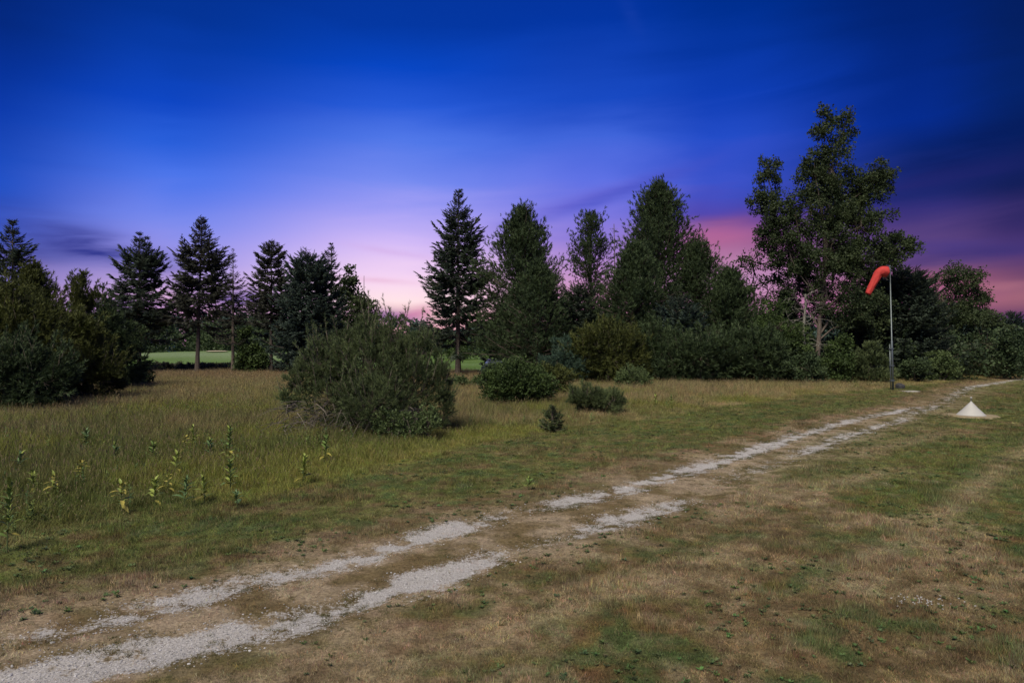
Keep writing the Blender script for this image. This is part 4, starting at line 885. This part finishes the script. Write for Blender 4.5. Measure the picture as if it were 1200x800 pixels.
# base things
def rock(name, loc, s, mat, label, cat, seed):
    r_ = random.Random(seed); bm = bmesh.new(); bmesh.ops.create_icosphere(bm, subdivisions=3, radius=1)
    for v in bm.verts:
        n_ = math.sin(v.co.x*3+seed)*0.08+math.sin(v.co.y*4.3+seed*2)*0.08+math.cos(v.co.z*5+seed)*0.06
        v.co *= 1+n_; v.co = Vector((v.co.x*s[0], v.co.y*s[1], max(v.co.z, -0.6)*s[2]))
    o = bm_obj(name, bm, mat, None, True, (loc[0], loc[1], hz(*loc)+s[2]*0.35)); return tag(o, label, cat)
M_rock = plain('dark_stone', (0.05, 0.05, 0.055), 0.8, 0, 0.4, 6, 0.4)
M_conc = plain('weathered_concrete', (0.42, 0.40, 0.37), 0.9, 0, 0.2, 12, 0.3)
rock('boulder', G(1055.5, 455.8), (.26, .22, .22), M_rock, 'dark boulder lying just right of the windsock pole', 'boulder', 3)
pxx, pyy = G(1066, 459.3)
bm = bmesh.new(); box(bm, -.48, .42, -.28, .26, -.05, .05); bmesh.ops.bevel(bm, geom=bm.edges[:], offset=.015, segments=2, affect='EDGES')
tag(bm_obj('concrete_slab', bm, M_conc, None, False, (pxx, pyy, hz(pxx, pyy))), 'pale concrete slab in the grass near the windsock pole', 'slab')
# ------------------------------------------------------------------ cone marker on its sand disc
M_sand = plain('pale_sand', (0.27, 0.22, 0.14), 0.95, 0, 0.25, 9, 0.4)
M_white = plain('white_painted_sheet', (0.45, 0.445, 0.43), 0.55, 0, 0.05, 3, 0.0)
mx, my = G(1138, 488.2)
seg = 64; bm = bmesh.new(); ctr = bm.verts.new((0, 0, 0.03)); rings = []
for k, (rr0, zz0) in enumerate(((.35, .03), (.6, .028), (.78, .02), (.84, -.03))):
    rings.append([bm.verts.new(((rr0+(.10*math.sin(a*3+1)+.07*math.sin(a*7)+.05*math.sin(a*13+k))*(k > 0))*math.cos(a), (rr0+(.1*math.sin(a*3+1)+.07*math.sin(a*7)+.05*math.sin(a*13+k))*(k > 0))*math.sin(a), zz0)) for a in [2*PI*i/seg for i in range(seg)]])
for i in range(seg): bm.faces.new((ctr, rings[0][i], rings[0][(i+1) % seg]))
for a, b in zip(rings[:-1], rings[1:]):
    for i in range(seg): bm.faces.new((a[i], b[i], b[(i+1) % seg], a[(i+1) % seg]))
tag(bm_obj('sand_patch', bm, M_sand, None, True, (mx, my, hz(mx, my)+.012)), 'bare sandy disc of ground under the white cone', kind='structure')
mk = empty('cone_marker', (mx, my, hz(mx, my)+.04)); tag(mk, 'white cone shaped airfield marker on a bare sandy disc', 'marker')
q = my/800; Rb = 14.5*q; Hc = 16.5*q
bm_obj('cone_body', lathe([(Rb, 0), (Rb+.004, .012), (Rb*.55, Hc*.45), (Rb*.10, Hc*.90), (Rb*.03, Hc)], 40, True), M_white, mk, False)
bm_obj('base_flange', lathe([(Rb+.015, -.012), (Rb+.017, .004), (Rb-.005, .010)], 40, True), M_white, mk, False)
bm_obj('top_peg', lathe([(.018, Hc*.96), (.018, Hc+3.0*q), (.034, Hc+3.1*q), (.03, Hc+4.4*q), (.012, Hc+4.8*q)], 12, True), M_white, mk, True)
# ------------------------------------------------------------------ dark car half hidden beyond the juniper
M_car = plain('dark_blue_car_paint', (0.018, 0.026, 0.04), 0.25, 0.2, 0.05, 3, 0, 0.5)
M_glass = plain('dark_window_glass', (0.10, 0.12, 0.14), 0.08, 0, 0.05, 3, 0, 0.6)
M_tyre = plain('tyre_rubber', (0.02, 0.02, 0.02), 0.8); M_chrome = plain('chrome_trim', (0.6, 0.6, 0.62), 0.2, 0.9)
M_lamp = plain('lamp_lens', (0.55, 0.55, 0.52), 0.15)
cxx, cyy = at(584, 49)
car = empty('parked_car', (cxx, cyy, hz(cxx, cyy)), math.radians(14)); tag(car, 'dark blue car seen over the bushes beyond the round juniper', 'car')
def loft(secs, mat, name):           # sections across the car: (y, half width, z low, z high)
    bm = bmesh.new(); rings = []
    for y_, w_, z0, z1, tk in secs:
        pts = [(-w_, z0), (-w_*1.02, (z0+z1)*.5), (-w_*tk, z1-.04), (-w_*tk+.08, z1), (w_*tk-.08, z1), (w_*tk, z1-.04), (w_*1.02, (z0+z1)*.5), (w_, z0)]
        rings.append([bm.verts.new((a, y_, b)) for a, b in pts])
    for a, b in zip(rings[:-1], rings[1:]):
        for i in range(8): bm.faces.new((a[i], a[(i+1) % 8], b[(i+1) % 8], b[i]))
    bm.faces.new(rings[0]); bm.faces.new(rings[-1][::-1]); return bm_obj(name, bm, mat, car, False)
loft([(-2.25,.78,.38,.72,.94),(-2.1,.88,.28,.84,.95),(-1.1,.90,.25,.95,.96),(1.3,.90,.25,.98,.96),(2.0,.88,.28,.95,.95),(2.25,.8,.38,.85,.94)], M_car, 'body')
loft([(-1.05,.80,.94,.97,.97),(-.35,.74,.96,1.40,.86),(1.0,.74,.97,1.42,.86),(1.75,.78,.95,.99,.96)], M_glass, 'windows')
loft([(-.38,.66,1.395,1.44,.97),(-.2,.67,1.40,1.47,.97),(.9,.67,1.40,1.48,.97),(1.1,.65,1.39,1.44,.97)], M_car, 'roof')
for sx_ in (-1, 1):
    for yy in (-1.4, 1.4):
        wme = lathe([(.12, -.1), (.31, -.1), (.33, -.07), (.33, .07), (.31, .1), (.12, .1)], 20, True); w_ = bm_obj('wheel', wme, M_tyre, car, True, (sx_*.82, yy, .33)); w_.rotation_euler = (0, PI/2, 0)
        rm = bm_obj('rim', lathe([(.02, .112), (.19, .105), (.2, .09)], 16, True), M_chrome, w_, True)
    bm = bmesh.new(); box(bm, sx_*.62-.13, sx_*.62+.13, -2.24, -2.12, .62, .76); bm_obj('headlight', bm, M_lamp, car)
    bm = bmesh.new(); box(bm, sx_*.99-.10, sx_*.99+.08, -.78, -.66, .96, 1.08); bm_obj('mirror', bm, M_car, car)
# ------------------------------------------------------------------ white house far behind the left spruces
M_wall = plain('white_house_wall', (0.72, 0.76, 0.80), 0.8, 0, 0.04, 2); M_roof = plain('grey_shingle_roof', (0.14, 0.15, 0.17), 0.9, 0, 0.2, 3)
hx, hy = at(184, 150)
hs = empty('white_house', (hx, hy, hz(hx, hy))); tag(hs, 'small white house far off under the left spruces', 'house')
bm = bmesh.new(); box(bm, -3.4, 3.4, -2.5, 2.5, -.3, 2.6); bm_obj('wall', bm, M_wall, hs)
bm = bmesh.new(); v = [bm.verts.new(p) for p in ((-3.8,-3,2.55),(3.8,-3,2.55),(3.8,3,2.55),(-3.8,3,2.55),(-3.8,0,4.3),(3.8,0,4.3))]
for f in ((0,1,5,4),(2,3,4,5),(3,0,4),(1,2,5),(3,2,1,0)): bm.faces.new([v[i] for i in f])
bm_obj('roof', bm, M_roof, hs)
for wx_ in (-2.2, 2.0):
    bm = bmesh.new(); box(bm, wx_-.55, wx_+.55, -2.56, -2.49, .9, 2.0); fr = bm_obj('window', bm, M_wall, hs)
    bm = bmesh.new(); box(bm, wx_-.45, wx_+.45, -2.58, -2.565, 1.0, 1.9); bm_obj('pane', bm, M_glass, fr)
bm = bmesh.new(); box(bm, -.5, .5, -2.56, -2.49, 0, 2.05); bm_obj('door', bm, M_roof, hs)
bx_, by_ = at(254, 118)
bm = lathe([(0.01, .05), (1.3, .03), (1.8, -.06)], 24); o = bm_obj('sand_bunker', bm, plain('bunker_sand', (0.50, 0.42, 0.32), 0.95), None, True, (bx_, by_, hz(bx_, by_)+.15)); tag(o, 'pale sand bunker on the fairway slope', kind='structure')
# ------------------------------------------------------------------ broad leaved weeds in the meadow, leaf by leaf
M_stem = plain('weed_stem', (0.10, 0.13, 0.045), 0.7)
LEAFM = [plain('milkweed_leaf_green', (0.115, 0.175, 0.045), 0.5, 0, .3, 5), plain('milkweed_leaf_light', (0.22, 0.27, 0.06), 0.5, 0, .3, 5), plain('milkweed_leaf_yellow', (0.30, 0.26, 0.06), 0.55, 0, .3, 5), plain('milkweed_leaf_blue', (0.095, 0.155, 0.060), 0.5, 0, .3, 5)]
def leaf_mesh(mat):
    me = bpy.data.meshes.new('leaf'); V = []; F = []; n_ = 6
    for i in range(n_+1):
        s = i/n_; w = 0.17*math.sin(PI*min(1, s*0.93+0.07))**0.8*(1-s*0.2); z = 0.18*math.sin(s*2.2)-0.22*s*s
        V += [(s, -w, z+w*0.35), (s, 0, z), (s, w, z+w*0.35)]
    for i in range(n_):
        a = i*3; F += [(a, a+3, a+4, a+1), (a+1, a+4, a+5, a+2)]
    me.from_pydata(V, [], F); me.materials.append(mat); [setattr(p, 'use_smooth', True) for p in me.polygons]; return me
LM = [leaf_mesh(m_) for m_ in LEAFM]
def weed(px, by, top, label, tone, nl, seed, grp='broad leaved weeds in the meadow'):
    r_ = random.Random(seed); x_, y_ = G(px, by); z0 = hz(x_, y_); H = (by-top)/800*y_
    e = empty('broadleaf_weed', (x_, y_, z0), r_.uniform(0, 6)); tag(e, label, 'weed', grp)
    lx_, ly_ = r_.uniform(-.06, .06), r_.uniform(-.06, .06)
    bm_obj('stem', tube_bm([(0, 0, -.03), (lx_*.5, ly_*.3, H*.5), (lx_, ly_, H*.97)], [.008, .007, .003], 6), M_stem, e)
    nl = int(nl*1.35)
    for i in range(nl):
        s = 0.22+0.78*(i/nl)**0.8; a = (i//2)*PI/2 + (i % 2)*PI + r_.uniform(-.25, .25); k = tone
        if s < 0.42 and tone != 3 and r_.random() < 0.7: k = 2 if r_.random() < 0.6 else 1
        elif r_.random() < 0.25: k = 1
        o = link('leaf', LM[k], None, e); L = (0.21-0.10*s)*r_.uniform(.8, 1.2)*min(1, H/0.42+.25)*(1+.1*(y_ > 12))
        o.location = (lx_*s, ly_*s, H*s*0.97); o.rotation_euler = (r_.uniform(-.3, .3), math.radians(-8-55*s**1.5+(35 if k == 2 else 0))+r_.uniform(-.2, .2), a); o.scale = (L, L, L)
WD = [(8,648,566,'tall dark green leafy weed cut by the left edge of the photo',0,26),(143,602,566,'pale yellow weed clump low in the meadow, nearest the track',2,14),(181,592,562,'upright light weed right of the pale yellow clump',1,12),(215,594,560,'dark green weed with one yellow leaf beneath it',3,12),(240,590,562,'small fresh green weed left of the tall leafy one with bright yellow foot',1,12),(270,578,540,'green weed with bright yellow leaves at its foot',0,14),(268,545,500,'tallest leafy weed of the middle group with pale lower leaves',0,20),(355,568,536,'stout green weed with yellow lower leaves by the mown edge',1,18),(380,545,512,'thin dark weed just left of the bushy pine foot',0,14),(229,528,500,'light green weed up the slope behind the tallest one',1,12),(215,535,510,'small yellowish weed with a bent top',2,9),(98,562,540,'bright yellow green weed in the left meadow',2,11),(65,585,556,'yellowing weed with spread leaves near the left edge',2,12),(42,580,555,'green weed between the yellowing weed and the left edge',1,12),(135,545,518,'orange tipped small weed in the left meadow',3,10),(20,560,530,'blue green weed at the top of the left meadow slope',3,12),(100,530,504,'blue green weed high in the left meadow',3,12),(180,545,518,'green bushy weed beside the middle weeds',0,12),(205,560,532,'slim weed between the dark green and middle weeds',1,9),(245,540,515,'dull weed at the left foot of the tallest one',3,12),(197,580,556,'small yellow weed between the upright and dark ones',2,8),(278,594,576,'low dark green sprout below the yellow footed weed',3,8),(768,478,462,'small leafy weed in the tawny grass by the wood',1,9),(788,482,462,'dark slim weed in the tawny grass by the wood',0,9),(620,575,560,'low green sprout on the mown verge',0,6)]
for i, (a, b_, c_, l_, t_, n_) in enumerate(WD): weed(a, b_, c_, l_, t_, n_, 300+i)
print('TRIS', sum(n for _, n in STATS), sorted(STATS, key=lambda s: -s[1])[:6])
